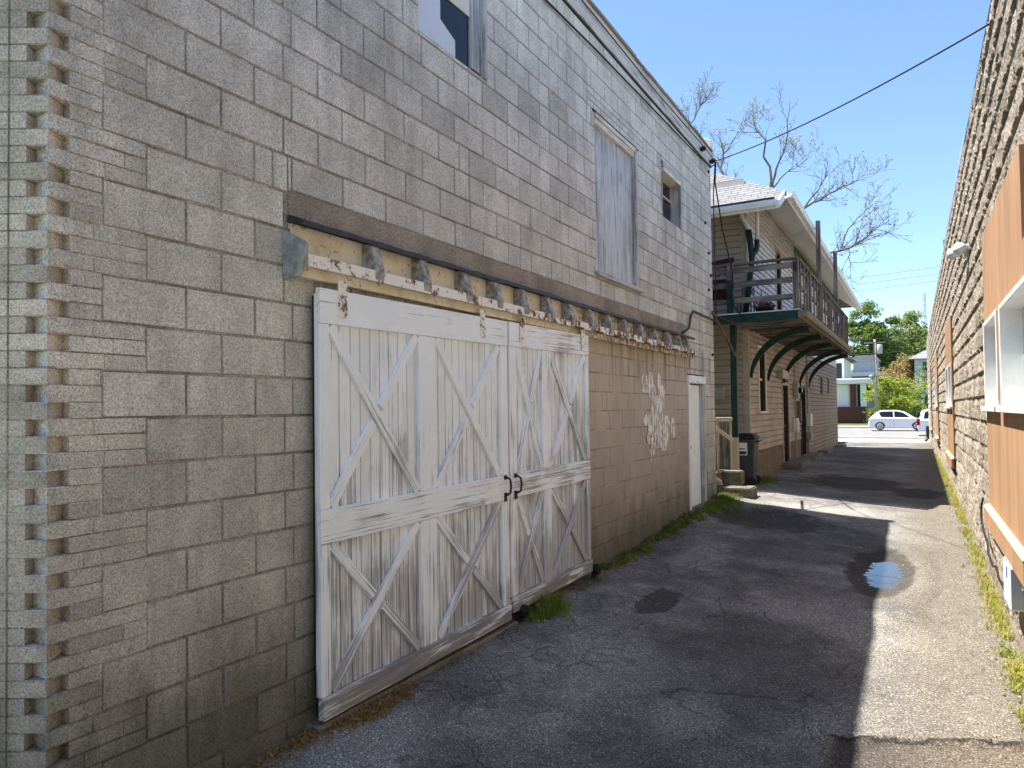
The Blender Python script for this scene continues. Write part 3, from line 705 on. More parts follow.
m = MB(); m.box(WX-0.10, WX+0.012, h[0]-0.06, h[1]+0.05, h[3]-0.028, h[3]-0.003); m.build('rusty_angle', M_RUST, ld, 0.002)
m = MB(); m.box(WX-0.12, WX+0.055, h[0]-0.06, h[1]+0.06, h[2]-0.022, h[2]+0.026); m.build('sill', M_GREYWOOD, ld, 0.004)
# small window
h = HOLES[2]
w3 = frame('small_window', h, 0.22, 0.075, M_GREYWOOD, sides='rt')
m = MB(); m.box(WX-0.17, WX-0.16, h[0]+0.002, h[1]-0.075, h[2]+0.002, h[3]-0.075); m.build('pane', M_GLASS, w3)
m = MB(); m.box(WX-0.158, WX-0.12, h[0]+0.40, h[0]+0.44, h[2]+0.005, h[3]-0.145); m.box(WX-0.158, WX-0.13, h[0]+0.005, h[1]-0.08, h[2]+0.40, h[2]+0.43); m.build('sash_bar', M_GREYWOOD, w3, 0.002)
m = MB(); m.box(WX-0.17, WX+0.022, h[0]+0.08, h[1]-0.08, h[3]-0.14, h[3]-0.085); m.build('head_board', M_FRAMEWOOD, w3, 0.002)
# passage door
h = HOLES[3]
pd = MB(); pd.box(WX-0.10, WX-0.055, h[0]+0.07, h[1]-0.10, 0.30, h[3]-0.16); pd = pd.build('passage_door', M_DOORWHITE, gar, 0.004)
m = MB(); m.box(WX-0.16, WX+0.016, h[0]+0.004, h[0]+0.068, 0.12, h[3]-0.14); m.build('jamb', M_DOORWHITE, pd, 0.003)
m = MB(); m.box(WX-0.16, WX+0.014, h[1]-0.095, h[1]-0.004, 0.12, h[3]-0.14); m.build('jamb', M_GREYWOOD, pd, 0.003)
m = MB(); m.box(WX-0.16, WX+0.03, h[0]-0.02, h[1]+0.02, h[3]-0.138, h[3]-0.02); m.build('head_board', M_DOORRAIL, pd, 0.003)
m = MB(); m.box(WX-0.16, WX+0.06, h[0]+0.004, h[1]-0.004, 0.1, 0.285); m.build('threshold', M_CONC, pd, 0.01)
m = MB(); m.cyl(V(WX-0.055, h[0]+0.16, 1.25), V(WX-0.01, h[0]+0.16, 1.25), 0.03, n=12); m.build('door_knob', M_BLACK, pd)
# conduit, bent pipe, rusty bar
m = MB(); m.tube([V(WX+0.01, 10.62, 2.98), V(WX+0.03, 10.72, 3.02), V(WX+0.035, 10.95, 3.10), V(WX+0.035, 11.06, 3.30), V(WX+0.035, 11.22, 3.39), V(WX+0.035, 11.55, 3.385), V(WX+0.035, 12.62, 3.375)], 0.018, 8); m.build('bent_pipe', M_BROWNPIPE, gar, 0, True)
m = MB(); m.board(V(-3.06, 12.30, 3.50), V(-2.96, 13.60, 2.83), 0.05, 0.03, V(1, 0, 0)); m.build('rusty_bar', M_RUST, gar, 0.003)
m = MB(); m.box(-3.2, -3.05, 12.47, 12.62, 6.385, 6.50); m.prism([(0, 0), (0.17, 0), (0.085, 0.07)], (-3.21, 12.46, 6.50), (1, 0, 0), (0, 0, 1), (0, 0.17, 0)); m.build('roof_vent', M_WHITE, gar, 0.006)
for (y, z) in ((11.85, 6.16), (12.48, 6.14)):
    m = MB(); m.cyl(V(WX+0.03, y, z), V(WX+0.12, y, z), 0.035, 0.025, 12); m.cyl(V(WX+0.06, y, z), V(WX+0.075, y, z), 0.05, n=12); m.cyl(V(WX+0.095, y, z), V(WX+0.105, y, z), 0.042, n=12); m.build('wire_insulator', M_BLACK, gar)
for (y, z) in ((12.42, 5.95), (12.15, 5.0), (12.35, 4.52), (12.3, 3.88), (12.45, 2.78), (12.45, 4.15)):
    m = MB(); m.cyl(V(WX-0.002, y, z), V(WX+0.03, y, z), 0.028, 0.02, 10); m.build('anchor_bolt', M_BLACK, gar)
# smeared white paint
def m_smear():
    t = NT('smeared_white_paint'); p = t.pos
    n = t.noise(t.mapv(p, (1, 22, 3)), 1.0, 5, 0.75); n2 = t.noise(p, 9, 3)
    al = t.mr(t.math('ADD', n, t.math('MULTIPLY', t.math('SUBTRACT', n2, 0.5), 0.5)), 0.38, 0.56, 0, 1.0)
    t.put(t.b.inputs['Alpha'], al)
    return t.fin((0.90, 0.89, 0.86), 0.8)
m = MB()
def smear(pts):   # brush stroke hugging the wall face
    for q, (y, z0, z1, w) in enumerate(pts):
        XS = WX+0.0025+0.0007*q
        w *= 1.45; k = 5; L = []; Rr_ = []
        for i in range(k+1):
            f = i/k; ww = w*(0.35+1.3*math.sin(math.pi*(0.12+0.76*f))**0.7)*0.5; yy = y+0.03*noise.noise(V(y*9, f*2, 1))
            L.append((XS, yy-ww, z0+(z1-z0)*f)); Rr_.append((XS, yy+ww, z0+(z1-z0)*f))
        o = L+Rr_; m.add(o, [(i, k+1+i, k+2+i, i+1) for i in range(k)])
smear([(9.00, 2.07, 2.30, 0.18), (9.19, 1.93, 2.35, 0.08), (9.29, 2.04, 2.18, 0.08), (9.54, 1.98, 2.35, 0.07), (9.63, 2.01, 2.19, 0.13), (9.43, 1.79, 2.04, 0.29), (9.03, 1.64, 1.79, 0.16), (9.19, 1.51, 1.81, 0.14), (9.42, 1.37, 1.81, 0.20), (9.61, 1.33, 1.79, 0.18), (9.78, 1.39, 1.76, 0.14), (9.95, 1.53, 1.68, 0.16), (10.11, 1.45, 1.73, 0.09), (9.42, 1.33, 1.48, 0.23), (9.68, 1.28, 1.48, 0.13), (9.19, 1.25, 1.48, 0.07), (9.03, 1.40, 1.56, 0.05), (9.08, 1.17, 1.33, 0.05)])
m.build('paint_smear', m_smear(), gar)
# ------------------------------------------------------------------ rough stone building (right)
KX = 0.0063
def RX(y): return 0.70-KX*y
RT = 5.47; RCH = 0.276; RCL = 0.41
rb = thing('stone_building', 'tan rough faced block building with orange brown wood panels and white windows', 'building', (RX(8), 20.0, 0.0))
BAYS = [(5.85, 8.90), (16.35, 19.15), (26.3, 28.9), (35.9, 38.5)]
BZ = (0.63, 3.60)
def rockwall():
    ys = arange(-14, 5.4, 0.14)[:-1]+arange(5.4, 12, 0.026)[:-1]+arange(12, 22, 0.05)[:-1]+arange(22, 46, 0.11)  # unseen stretch behind the camera, lengthened to block sky and bounce warm light
    zs = arange(-0.55, RT, 0.0276)
    def inbay(y, z): return (any(a-0.01 < y < b+0.01 for a, b in BAYS) and BZ[0] < z < BZ[1]) or (5.29 < y < 5.9 and BZ[0] < z < 2.95)
    vs = []; nz = noise.noise
    for z in zs:
        c = math.floor(z/RCH); fz = z/RCH-c
        for y in ys:
            u = y/RCL+0.5*(c % 2)+0.07*nz(V(c*3.3, y*0.5, 4)); b = math.floor(u); fy = u-b
            e2 = min(fy, 1-fy)*RCL
            # split-face course: sharp overhanging lower edge, ragged face, smooth weathered chamfer on top
            lo = ss(0.03, 0.09, fz); up = min(1, max(0, (1-fz)/0.24)); fc = lo*ss(0.7, 1.0, up)
            vj = 0.15+0.85*ss(0.004, 0.03, e2)
            h1 = noise.cell(V(b*1.7+0.3, c*2.3+0.2, 7.7)); h2 = noise.cell(V(b*3.1+0.6, c*1.3+0.7, 3.7))
            tilt = (fy-0.5)*(h1-0.5)*0.022+(fz-0.5)*(h2-0.5)*0.03
            pit = ss(0.15, 0.45, nz(V(y*6.5, z*8.5, 9)))
            w = -0.006+lo*up*(0.021*(0.35+0.65*vj))+fc*vj*(tilt*0.7+0.003*nz(V(y*10, z*7, c*1.7))+0.009*nz(V(y*30, z*24, 4))+0.009*nz(V(y*70, z*55, 6))-0.018*pit)+0.002*nz(V(y*40, z*40, 3))
            if inbay(y, z): w = -0.15
            vs.append((RX(y)-w, y, z))
    n = len(ys)
    fs = [(j*n+i, (j+1)*n+i, (j+1)*n+i+1, j*n+i+1) for j in range(len(zs)-1) for i in range(n-1)]
    m = MB(); m.add(vs, fs); return m.build('stone_wall', M_ROCK, rb)
rockwall()
m = MB()
a, b = (RX(-14)+0.03, -14.0), (RX(46)+0.03, 46.0)
m.quad((a[0], a[1], -0.6), (11, -14, -0.6), (11, -14, RT-0.02), (a[0], a[1], RT-0.02))
m.quad((b[0], b[1], -0.6), (11, 46, -0.6), (11, 46, RT-0.02), (b[0], b[1], RT-0.02))
m.quad((11, -14, -0.6), (11, 46, -0.6), (11, 46, RT-0.02), (11, -14, RT-0.02))
m.quad((a[0], a[1], RT-0.06), (b[0], b[1], RT-0.06), (11, 46, RT-0.06), (11, -14, RT-0.06))
m.build('rear_wall', M_CONC, rb)
m = MB()
m.frame_box(V(RX(-14)-0.014, -14, RT-0.02), V(-60*KX, 60, 0), V(0.4, 0, 0), V(0, 0, 0.05)); m.build('coping', M_TAR, rb, 0.01)
for i, (a, b) in enumerate(BAYS):
    n = V(-1, -KX, 0); ax = V(-KX, 1, 0); P = lambda y, out, z: V(RX(y)-out, y, z)
    spans = [(5.45, 7.28), (7.54, 8.84)] if i == 0 else [(a+0.15, a+1.33), (a+1.5, b-0.12)]
    z0, z1 = 1.835, 2.69; whs = [(s0, s1, z0-0.03, z1) for s0, s1 in spans]
    pn = MB(); y = a
    if i == 0:
        for q in sub_all((5.30, a-0.0015, BZ[0]+0.19, 2.95), whs): pn.frame_box(P(q[0], -0.02, q[2]), ax*(q[1]-q[0]), V(-0.066, 0, 0), V(0, 0, q[3]-q[2]))
    while y < b-0.02:
        y2 = min(b, y+0.61)
        for q in sub_all((y+0.0015, y2-0.0015, BZ[0]+0.19, BZ[1]), whs):
            if q[1]-q[0] > 0.01: pn.frame_box(P(q[0], -0.02, q[2]), ax*(q[1]-q[0]), V(-0.066, 0, 0), V(0, 0, q[3]-q[2]))
        y = y2
    pn = pn.build('wood_panel', M_ORANGE, rb, 0.002)
    m = MB(); m.frame_box(P(a, 0.046, BZ[0]), ax*(b-a), V(-0.045, 0, 0), V(0, 0, 0.168)); m.build('skirt_board', M_ORANGE, pn, 0.003)
    m = MB(); m.prism([(0.0, 0.0), (0.095, 0.0), (0.095, 0.012), (0.0, 0.06)], P(a, 0.0, BZ[0]+0.171), (-1, 0, 0), (0, 0, 1), ax*(b-a)); m.build('ledge', M_LEDGE, pn, 0.002)
    for (s0, s1) in spans:
        dp = 0.17; t = 0.045; o_ = 0.062
        m = MB()
        m.frame_box(P(s0+.001, o_-dp, z0), ax*(t-.001), V(-dp, 0, 0), V(0, 0, z1-z0-.001)); m.frame_box(P(s1-t, o_-dp, z0), ax*(t-.001), V(-dp, 0, 0), V(0, 0, z1-z0-.001))
        m.frame_box(P(s0+t+.001, o_-dp, z1-t), ax*(s1-s0-2*t-.002), V(-dp, 0, 0), V(0, 0, t-.001))
        wn = m.build('window', M_WHITE, pn, 0.004)
        m = MB(); m.frame_box(P(s0-0.03, 0.048, z0-0.045), ax*(s1-s0+0.06), V(-0.05, 0, 0), V(0, 0, 0.05)); m.frame_box(P(s0+t+.001, o_-dp, z0-0.028), ax*(s1-s0-2*t-.002), V(-dp+0.016, 0, 0), V(0, 0, 0.027)); m.build('sill', M_WHITE, wn, 0.004)
        m = MB(); m.frame_box(P(s0+t+.001, o_-dp+.002, z0+.001), ax*(s1-s0-2*t-.002), V(-0.008, 0, 0), V(0, 0, z1-z0-t-.002)); m.build('pane', m_glass('frosted_window_glass', (0.55, 0.58, 0.57), 0.15) if i == 0 and s0 == spans[0][0] else bpy.data.materials['frosted_window_glass'], wn)
# twin flood lamp
fl = MB(); P = lambda y, out, z: V(RX(y)-out, y, z)
fl.frame_box(P(11.4, 0.0, 3.86), V(0, 0.22, 0), V(-0.07, 0, 0), V(0, 0, 0.16)); fl = fl.build('flood_lamp', M_WHITEBOX, rb, 0.01)
for dy, q in ((0.02, V(-0.07, -0.18, -0.04)), (0.20, V(-0.16, 0.10, -0.03))):
    m = MB(); s = P(11.4+dy, 0.06, 3.98)
    m.tube([P(11.4+dy, 0.03, 3.95), s, s+q*0.3, s+q*0.9], [0.025, 0.05, 0.06, 0.085], 14); m.build('lamp_head', M_WHITEBOX, fl, 0, True)
# utility cabinet low on the wall and its cable
CX = 0.55
m = MB(); m.box(CX, RX(6.7)+0.03, 6.53, 6.98, 0.31, 0.635); bx = m.build('utility_cabinet', M_WHITEBOX, rb, 0.010)
m = MB(); m.box(CX+0.008, CX+0.085, 6.522, 6.529, 0.322, 0.622); m.box(CX+0.089, CX+0.13, 6.522, 6.529, 0.322, 0.622); m.build('cabinet_door', M_GREYBOX, bx, 0.002)  # end face of the white box coloured grey for the shade it lies in
m = MB(); m.box(CX+0.078, CX+0.10, 6.508, 6.521, 0.47, 0.50); m.build('latch', M_WHITEBOX, bx, 0.002)
m = MB(); m.box(CX-0.002, CX-0.0004, 6.66, 6.75, 0.52, 0.61); m.build('sticker', M_BLUE, bx)
m = MB(); m.tube([P(9.45, 0.06, 0.83), P(9.6, 0.07, 0.72), P(9.55, 0.075, 0.58), P(9.25, 0.075, 0.48), P(8.9, 0.07, 0.44), P(8.75, 0.075, 0.34), P(8.3, 0.075, 0.30), P(7.9, 0.08, 0.38), P(7.75, 0.075, 0.30), P(7.1, 0.06, 0.28)], 0.011, 6); m.build('loose_cable', M_BLACKCABLE, rb)
m = MB(); m.tube([P(45.2, 0.09, 0.75), P(45.2, 0.09, 0.1), P(45.1, 0.2, -0.05)], 0.08, 8); m.build('downspout', M_BLACK, rb)
m = MB(); m.prism([(0, 0), (9.0, 0), (8.6, 0.12), (4.5, 0.34), (0.8, 0.16)], P(11.2, 0.0, RT+0.031), (-KX, 1, 0), (0, 0, 1), (0.03, 0, 0)); m.build('parapet_flashing', plain('blue_grey_metal', (0.30, 0.36, 0.44), 0.35, 0.1, spec=0.6), rb)
m = MB(); m.cyl(P(22.0, -0.1, RT), P(22.0, -0.1, RT+0.75), 0.025, n=8); m.build('roof_pipe', M_BLACK, rb)

# ------------------------------------------------------------------ clapboard house
HX = -3.20; HY0, HY1 = 15.95, 34.8; YB_ = 25.1
hs = thing('clapboard_house', 'two storey tan clapboard house with green bracketed balcony over the alley', 'building', (HX, 20.0, 0.2))
def clap(name, mat, y0, y1, z0, z1, cover=0.135, holes=()):
    m = MB(); z = z0
    while z < z1-0.01:
        z2 = min(z1, z+cover)
        for (a, b, c, d) in sub_all((y0, y1, z, z2), list(holes)):
            if b-a < 0.02 or d-c < 0.03: continue
            g = d-0.020
            m.add([(HX+0.026, a, c), (HX+0.026, b, c), (HX+0.008, b, g), (HX+0.008, a, g), (HX-0.02, a, g), (HX-0.02, b, g), (HX-0.02, a, d), (HX-0.02, b, d), (HX-0.02, a, c), (HX-0.02, b, c)], [(0, 1, 2, 3), (3, 2, 5, 4), (4, 5, 7, 6), (8, 9, 1, 0)])
        z = z2
    return m.build(name, mat, hs)
D1 = (20.15, 21.25); D2 = (23.45, 24.55)
W1 = (16.98, 17.90, 1.78, 3.30)
clap('clapboard_wall', M_SIDE_TAN, HY0, YB_, 0.90, 3.60, holes=[(D1[0], D1[1], 0, 2.6), (D2[0], D2[1], 0, 2.55), W1])
clap('clapboard_wall', M_SIDE_BROWN, YB_, HY1, -0.1, 3.60, holes=[(28.7, 29.25, 2.4, 3.05), (31.0, 31.5, 2.45, 3.05)])
UH = (19.55, 20.45, 3.75, 6.05)
clap('upper_wall', M_SIDE_WHITE, HY0, HY1, 3.60, 6.80, 0.13, holes=[UH])
m = MB()

for (a, b) in ((HY0, D1[0]), (D1[1], D2[0]), (D2[1], YB_)): m = MB(); m.box(HX-0.3, HX+0.010, a+0.004, b-0.004, -0.3, 0.895); m.build('foundation', M_FOUND, hs)
# front wall facing the garage
m = MB(); z = 0.9
while z < 6.75:
    m.add([(HX-0.01, HY0-0.022, z), (-11, HY0-0.022, z), (-11, HY0-0.006, z+0.115), (HX-0.01, HY0-0.006, z+0.115), (HX-0.01, HY0+0.02, z), (-11, HY0+0.02, z), (HX-0.01, HY0+0.02, z+0.135), (-11, HY0+0.02, z+0.135), (HX-0.01, HY0+0.02, z+0.115), (-11, HY0+0.02, z+0.115)], [(0, 1, 2, 3), (4, 5, 1, 0), (3, 2, 9, 8), (8, 9, 7, 6)]); z += 0.135
m.build('front_wall', M_SIDE_BEIGE, hs)
m = MB(); m.box(-11, HX-0.31, HY0, HY0+0.3, -0.3, 0.895); m.quad((-11, HY0, -.3), (-11, HY1, -.3), (-11, HY1, 6.6), (-11, HY0, 6.6)); m.quad((-11, HY1, -.3), (HX, HY1, -.3), (HX, HY1, 6.6), (-11, HY1, 6.6)); m.build('rear_wall', M_FOUND, hs)
m = MB(); m.box(HX-0.11, HX+0.024, HY0-0.024, HY0+0.10, 0.90, 3.58); m.box(HX-0.11, HX+0.024, HY0-0.024, HY0+0.10, 3.75, 6.68); m.build('corner_board', M_SIDE_BEIGE, hs, 0.004)
def opening(name, h, mat, fmat, depth=0.10, fw=0.07, extra=None):
    y0, y1, z0, z1 = h
    m = MB(); m.box(HX-depth-0.02, HX-depth-.001, y0, y1, z0, z1); o = m.build(name, mat, hs)
    m = MB(); m.box(HX-depth, HX+0.034, y0, y0+fw, z0, z1); m.box(HX+0.002, HX+0.034, y1-fw, y1, z0, z1); m.box(HX-depth, HX+0.034, y0+fw+.001, y1-fw-.001, z1-fw, z1)
    m.build('frame', fmat, o, 0.004)
    m = MB(); m.box(HX-depth, HX, y1-fw, y1, z0, z1-fw-.002); m.build('jamb', M_DARKDOOR, o)
    return o
o = opening('window', W1, M_GLASS, M_WHITE)
m = MB(); m.box(HX-0.06, HX+0.06, W1[0]-0.03, W1[1]+0.03, W1[2]-0.05, W1[2]-0.002); m.build('sill', M_WHITE, o, 0.004)
m = MB(); m.box(HX-0.09, HX-0.05, W1[0]+0.075, W1[1]-0.075, 2.50, 2.55); m.build('sash_bar', M_WHITE, o)
m = MB(); m.box(HX-0.095, HX-0.08, W1[0]+0.08, W1[0]+0.32, 1.82, 2.05); m.build('paper_notice', M_WHITE, o)
for h in ((28.7, 29.25, 2.4, 3.05), (31.0, 31.5, 2.45, 3.05)):
    o = opening('small_window', h, M_DARK, M_SIDE_BROWN); m = MB(); m.box(HX-0.06, HX+0.05, h[0]-0.04, h[1]+0.04, h[2]-0.05, h[2]-0.002); m.build('sill', M_FOUND, o)
for (a, b), mt in ((D1, M_GREYDOOR), (D2, M_DARKDOOR)):
    o = opening('door', (a, b, 0.36, 2.55), M_DARKDOOR, M_SIDE_TAN if mt is M_GREYDOOR else M_DARKDOOR, 0.16, 0.09)
    m = MB(); m.box(HX-0.15, HX-0.12, a+0.10, b-0.10, 0.40, 1.35); m.box(HX-0.15, HX-0.12, a+0.10, b-0.10, 1.45, 2.40); m.build('door_panel', mt, o, 0.006)
    m = MB(); m.cyl(V(HX-0.12, b-0.2, 1.35), V(HX-0.06, b-0.2, 1.35), 0.03, n=10); m.build('handle', M_METALBOX, o)
o = opening('balcony_door', UH, M_DARK, M_SIDE_BEIGE, 0.10, 0.08)
m = MB(); m.box(HX-0.09, HX-0.07, UH[0]+0.1, UH[1]-0.35, 5.3, 5.95); m.build('pane', plain('sky_blue_pane', (0.30, 0.42, 0.58), 0.15, 0.1), o)
# meters and boxes beside the doors
for (y, z, w, h_, mt) in ((22.2, 2.35, 0.30, 0.45, M_METALBOX), (22.0, 1.35, 0.22, 0.40, M_WHITEBOX), (24.9, 1.45, 0.40, 0.40, M_WHITEBOX), (24.85, 0.95, 0.28, 0.26, M_METALBOX), (19.9, 2.72, 0.9, 0.22, M_METALBOX), (22.6, 1.75, 0.2, 0.6, M_GREYDOOR)):
    m = MB(); m.box(HX+0.018, HX+0.16, y-w/2, y+w/2, z-h_/2, z+h_/2); o = m.build('meter_box', mt, hs, 0.012)
    if h_ == 0.45: m = MB(); m.cyl(V(HX+0.16, y, z), V(HX+0.25, y, z), 0.09, 0.075, 14); m.build('meter_dial', M_GLASS, o)
for y in (22.25, 24.92, 25.02): m = MB(); m.tube([V(HX+0.05, y, 3.4), V(HX+0.05, y, 0.4)], 0.022, 6); m.build('conduit', M_METALBOX, hs)
m = MB(); m.box(-4.05, -3.70, HY0-0.14, HY0-0.018, 2.05, 2.32); m.build('meter_box', M_METALBOX, hs, 0.01)
# roof: hip, shingled
def m_shingle():
    t = NT('grey_asphalt_shingle'); p = t.pos
    br = t.n('TexBrick', {'Vector': t.mapv(p, (1, 1, 1), (0, 0, 0), (R(90), 0, 0)), 'Color1': (0.165, 0.168, 0.172, 1), 'Color2': (0.235, 0.238, 0.243, 1), 'Mortar': (0.09, 0.085, 0.08, 1), 'Scale': 1.0, 'Mortar Size': 0.012, 'Brick Width': 0.32, 'Row Height': 0.085}).outputs[0]
    n = t.noise(p, 40, 3)
    return t.fin(t.mul(br, t.mr(n, 0.3, 0.7, 0.75, 1.25)), 0.9, t.bump(n, 0.3, 0.01), 0, 0.15)
M_SHINGLE = m_shingle()
EX, EY, EZ = -2.22, 15.0, 6.15; RW = -11.9; RE = 34.2; mx = (EX+RW)/2; hw = (EX-RW)/2; pt = 0.70; RZ = EZ+hw*pt; FY = 14.3; FZ = EZ-(EY-FY)*0.5
m = MB()
A = V(EX, EY, EZ); B = V(EX, RE, EZ); C_ = V(RW, RE, EZ); D_ = V(RW, EY, EZ); E1 = V(mx, EY+hw*0.7/0.6, RZ); E2 = V(mx, RE-hw, RZ)
m.add([A, B, C_, D_, E1, E2, V(EX-0.06, FY, FZ), V(RW, FY, FZ)], [(0, 1, 5, 4), (1, 2, 5), (2, 3, 4, 5), (3, 0, 4), (7, 6, 0, 3)])
rf = m.build('roof', M_SHINGLE, hs)
ZW = EZ+0.57; m = MB()
m.add([(EX+0.01, EY-0.01, EZ-0.16), (EX+0.01, RE, EZ-0.16), (HX, RE, ZW), (HX, HY0, ZW)], [(0, 1, 2, 3)])
m.add([(EX-0.05, FY, FZ-0.14), (HX, FY, FZ-0.14), (RW, FY, FZ-0.14), (RW, HY0, ZW), (HX, HY0, ZW), (EX+0.01, EY-0.01, EZ-0.16)], [(1, 2, 3, 4), (0, 1, 4), (0, 4, 5)]); m.build('soffit', M_SOFFIT, rf)
m = MB(); m.box(EX+0.012, EX+0.03, EY-0.015, RE, EZ-0.165, EZ-0.005); m.box(RW, EX-0.04, FY-0.03, FY-0.012, FZ-0.165, FZ-0.005); m.prism([(FY-0.01, FZ-0.15), (EY-0.016, EZ-0.16), (EY-0.016, EZ-0.0), (FY-0.01, FZ+0.0)], (EX-0.045, 0, 0), (0, 1, 0), (0, 0, 1), (0.04, 0, 0)); m.build('fascia', M_WHITE, rf)
def gut(p0, p1, out):
    m = MB(); p0 = V(*p0); p1 = V(*p1); o = V(*out)
    m.prism([(0.0, 0.0), (0.09, 0.0), (0.115, 0.06), (0.12, 0.115), (0.105, 0.115), (0.08, 0.02), (0.0, 0.02)], p0, o, V(0, 0, 1), p1-p0); return m.build('gutter', M_WHITE, rf, 0.004)
gut((EX+0.032, EY-0.03, EZ-0.125), (EX+0.032, RE, EZ-0.125), (1, 0, 0))
gut((EX-0.05, FY-0.032, FZ-0.125), (RW, FY-0.032, FZ-0.125), (0, -1, 0))
m = MB(); m.box(RW, EX-0.08, FY-0.16, FY-0.034, FZ-0.004, FZ+0.03); m.build('gutter_edge', M_TAR, rf)
m = MB(); m.box(HX+0.018, HX+0.05, 22.9, 34.6, 6.42, 6.72); m.build('green_trim', M_GREENLT, hs)
# downspouts: white elbows above, green pipes below
m = MB(); m.tube([V(EX+0.08, 15.12, 6.06), V(EX+0.07, 14.98, 6.02), V(EX-0.02, 14.85, 5.98), V(-2.5, 15.2, 6.06), V(-2.86, 15.75, 6.15), V(-2.94, 15.9, 6.10), V(-2.945, 15.92, 5.95), V(-2.955, 15.93, 5.46)], 0.046, 10); m.build('downspout', M_WHITE, hs, 0, True)
m = MB(); m.tube([V(-2.955, 15.93, 5.458), V(-2.96, 15.93, 5.30), V(-2.98, 15.92, 5.22), V(-3.03, 15.9, 5.16), V(-3.06, 15.89, 5.08)], 0.055, 10); m.build('downspout', M_GREEN, hs, 0, True)
m = MB(); m.tube([V(-3.26, 15.86, 6.10), V(-3.25, 15.87, 5.98), V(-3.16, 15.88, 5.80), V(-3.12, 15.89, 5.68)], 0.048, 10); m.build('downspout', M_WHITE, hs, 0, True)
m = MB(); m.tube([V(-3.12, 15.885, 5.678), V(-3.08, 15.885, 5.35), V(-3.06, 15.885, 5.05), V(-3.12, 15.885, 4.55), V(-3.24, 15.885, 3.72)], 0.062, 10); m.build('downspout', M_GREEN, hs, 0, True)
# balcony
BX = -1.90; BY0, BY1 = 14.35, 25.3; BZ_ = 3.70
dk = MB(); y = BY0+0.06
while y < BY1-0.05: dk.box(HX+0.02, BX-0.05, y, min(y+0.137, BY1-.05), BZ_-0.03, BZ_-0.002); y += 0.142
dk.box(-7.5, HX+0.018, BY0+0.06, HY0-0.03, BZ_-0.03, BZ_-0.002)
dk = dk.build('balcony', M_DECK, hs)
m = MB(); m.box(-7.5, BX-0.052, BY0-0.02, BY0+0.055, BZ_-0.18, BZ_-0.014); m.build('front_beam', M_GREEN, dk, 0.004)
m = MB(); m.box(-7.5, BX-0.02, BY0-0.03, BY0-0.002, BZ_-0.012, BZ_+0.008); m.build('drip_edge', M_WHITE, dk, 0.003)
m = MB(); m.box(BX-0.05, BX, BY0-0.01, BY1, BZ_-0.15, BZ_+0.01); m.build('side_fascia', M_OLIVE, dk, 0.004)
m = MB(); m.prism([(0, 0), (0.08, 0), (0.11, 0.05), (0.11, 0.10), (0, 0.10)], (BX+0.002, BY0, BZ_-0.13), (1, 0, 0), (0, 0, 1), (0, BY1-BY0, 0)); m.build('gutter', M_OLIVE, dk, 0.004)
m = MB(); m.box(HX+0.02, BX-0.06, BY0+0.06, BY1, BZ_-0.06, BZ_-0.035); m.build('underside', M_DECK, dk)
m = MB(); y = BY0+0.4
while y < BY1: m.box(HX+0.02, BX-0.06, y, y+0.045, BZ_-0.17, BZ_-0.061); y += 0.5
m.build('joist', M_DECK, dk)
# curved brackets
for y in (15.98, 18.0, 20.3, 23.2, 25.2):
    m = MB(); N = 14; out = []; inn = []
    H_, L_ = 1.02, BX-0.12-HX
    for i in range(N+1):
        a = math.pi/2*i/N
        out.append((HX+0.03+L_*(1-math.cos(a)), 2.52+H_*math.sin(a)))
    for i in range(N+1):
        a = math.pi/2*i/N
        inn.append((HX+0.03+0.05+L_*(1-math.cos(a))+0.045*math.sin(math.pi*i/N), 2.50+(H_-0.10)*math.sin(a)))
    poly = out+inn[::-1]
    m.prism(poly, (0, y-0.03, 0), (1, 0, 0), (0, 0, 1), (0, 0.06, 0)); br = m.build('bracket', M_GREEN, dk, 0.004)
    m = MB(); m.box(HX+0.02, BX-0.08, y-0.045, y+0.045, BZ_-0.172, BZ_-0.10); m.build('bracket_arm', M_GREEN, br, 0.003)
# railing: front with flat rails, side with lattice panels
RTP = 4.70; RXo = -1.99
rl = MB(); rl.box(-7.0, RXo+0.05, BY0+0.02, BY0+0.16, RTP-0.035, RTP); rl.box(RXo-0.07, RXo+0.07, BY0+0.165, BY1, RTP-0.035, RTP); rl = rl.build('top_rail', M_DECK, dk, 0.004)
m = MB()
for z in (4.56, 4.28, 3.96): m.box(-7.0, RXo-0.06, BY0+0.07, BY0+0.105, z-0.055, z+0.055)
m.build('front_rail', M_DECK, dk, 0.003)
for (x, y, mt, zt) in ((RXo, BY0+0.10, M_DECK, RTP-0.04), (RXo, 16.2, M_DECK, RTP-0.04), (RXo, 18.2, M_DECK, 6.24), (RXo, 20.2, M_DECK, RTP-0.04), (RXo, 22.1, M_DECK, 6.24), (RXo, 23.8, M_DECK, RTP-0.04), (RXo, BY1-0.1, M_DECK, RTP-0.04), (-5.2, BY0+0.1, M_DECK, RTP-.04)):
    m = MB(); m.box(x-0.05, x+0.05, y-0.05, y+0.05, BZ_, zt); m.build('post', mt, dk, 0.004)
m = MB(); m.box(-3.255, -3.135, BY0+0.17, BY0+0.29, 1.28, BZ_-0.19); m.build('support_post', M_GREEN, dk, 0.004)
m = MB(); m.box(-3.25, -3.14, BY0+0.175, BY0+0.285, 0.3, 1.278); m.build('support_post', M_LIGHTWOOD, dk, 0.004)
m = MB(); m.box(-3.25, -3.13, BY0-0.03, BY0+0.066, BZ_+0.012, 4.36); m.build('post', M_GREEN, dk, 0.004)
m = MB(); m.box(-3.25, -3.13, BY0-0.03, BY0+0.066, 4.362, RTP-0.04); m.build('post', M_DECK, dk, 0.004)
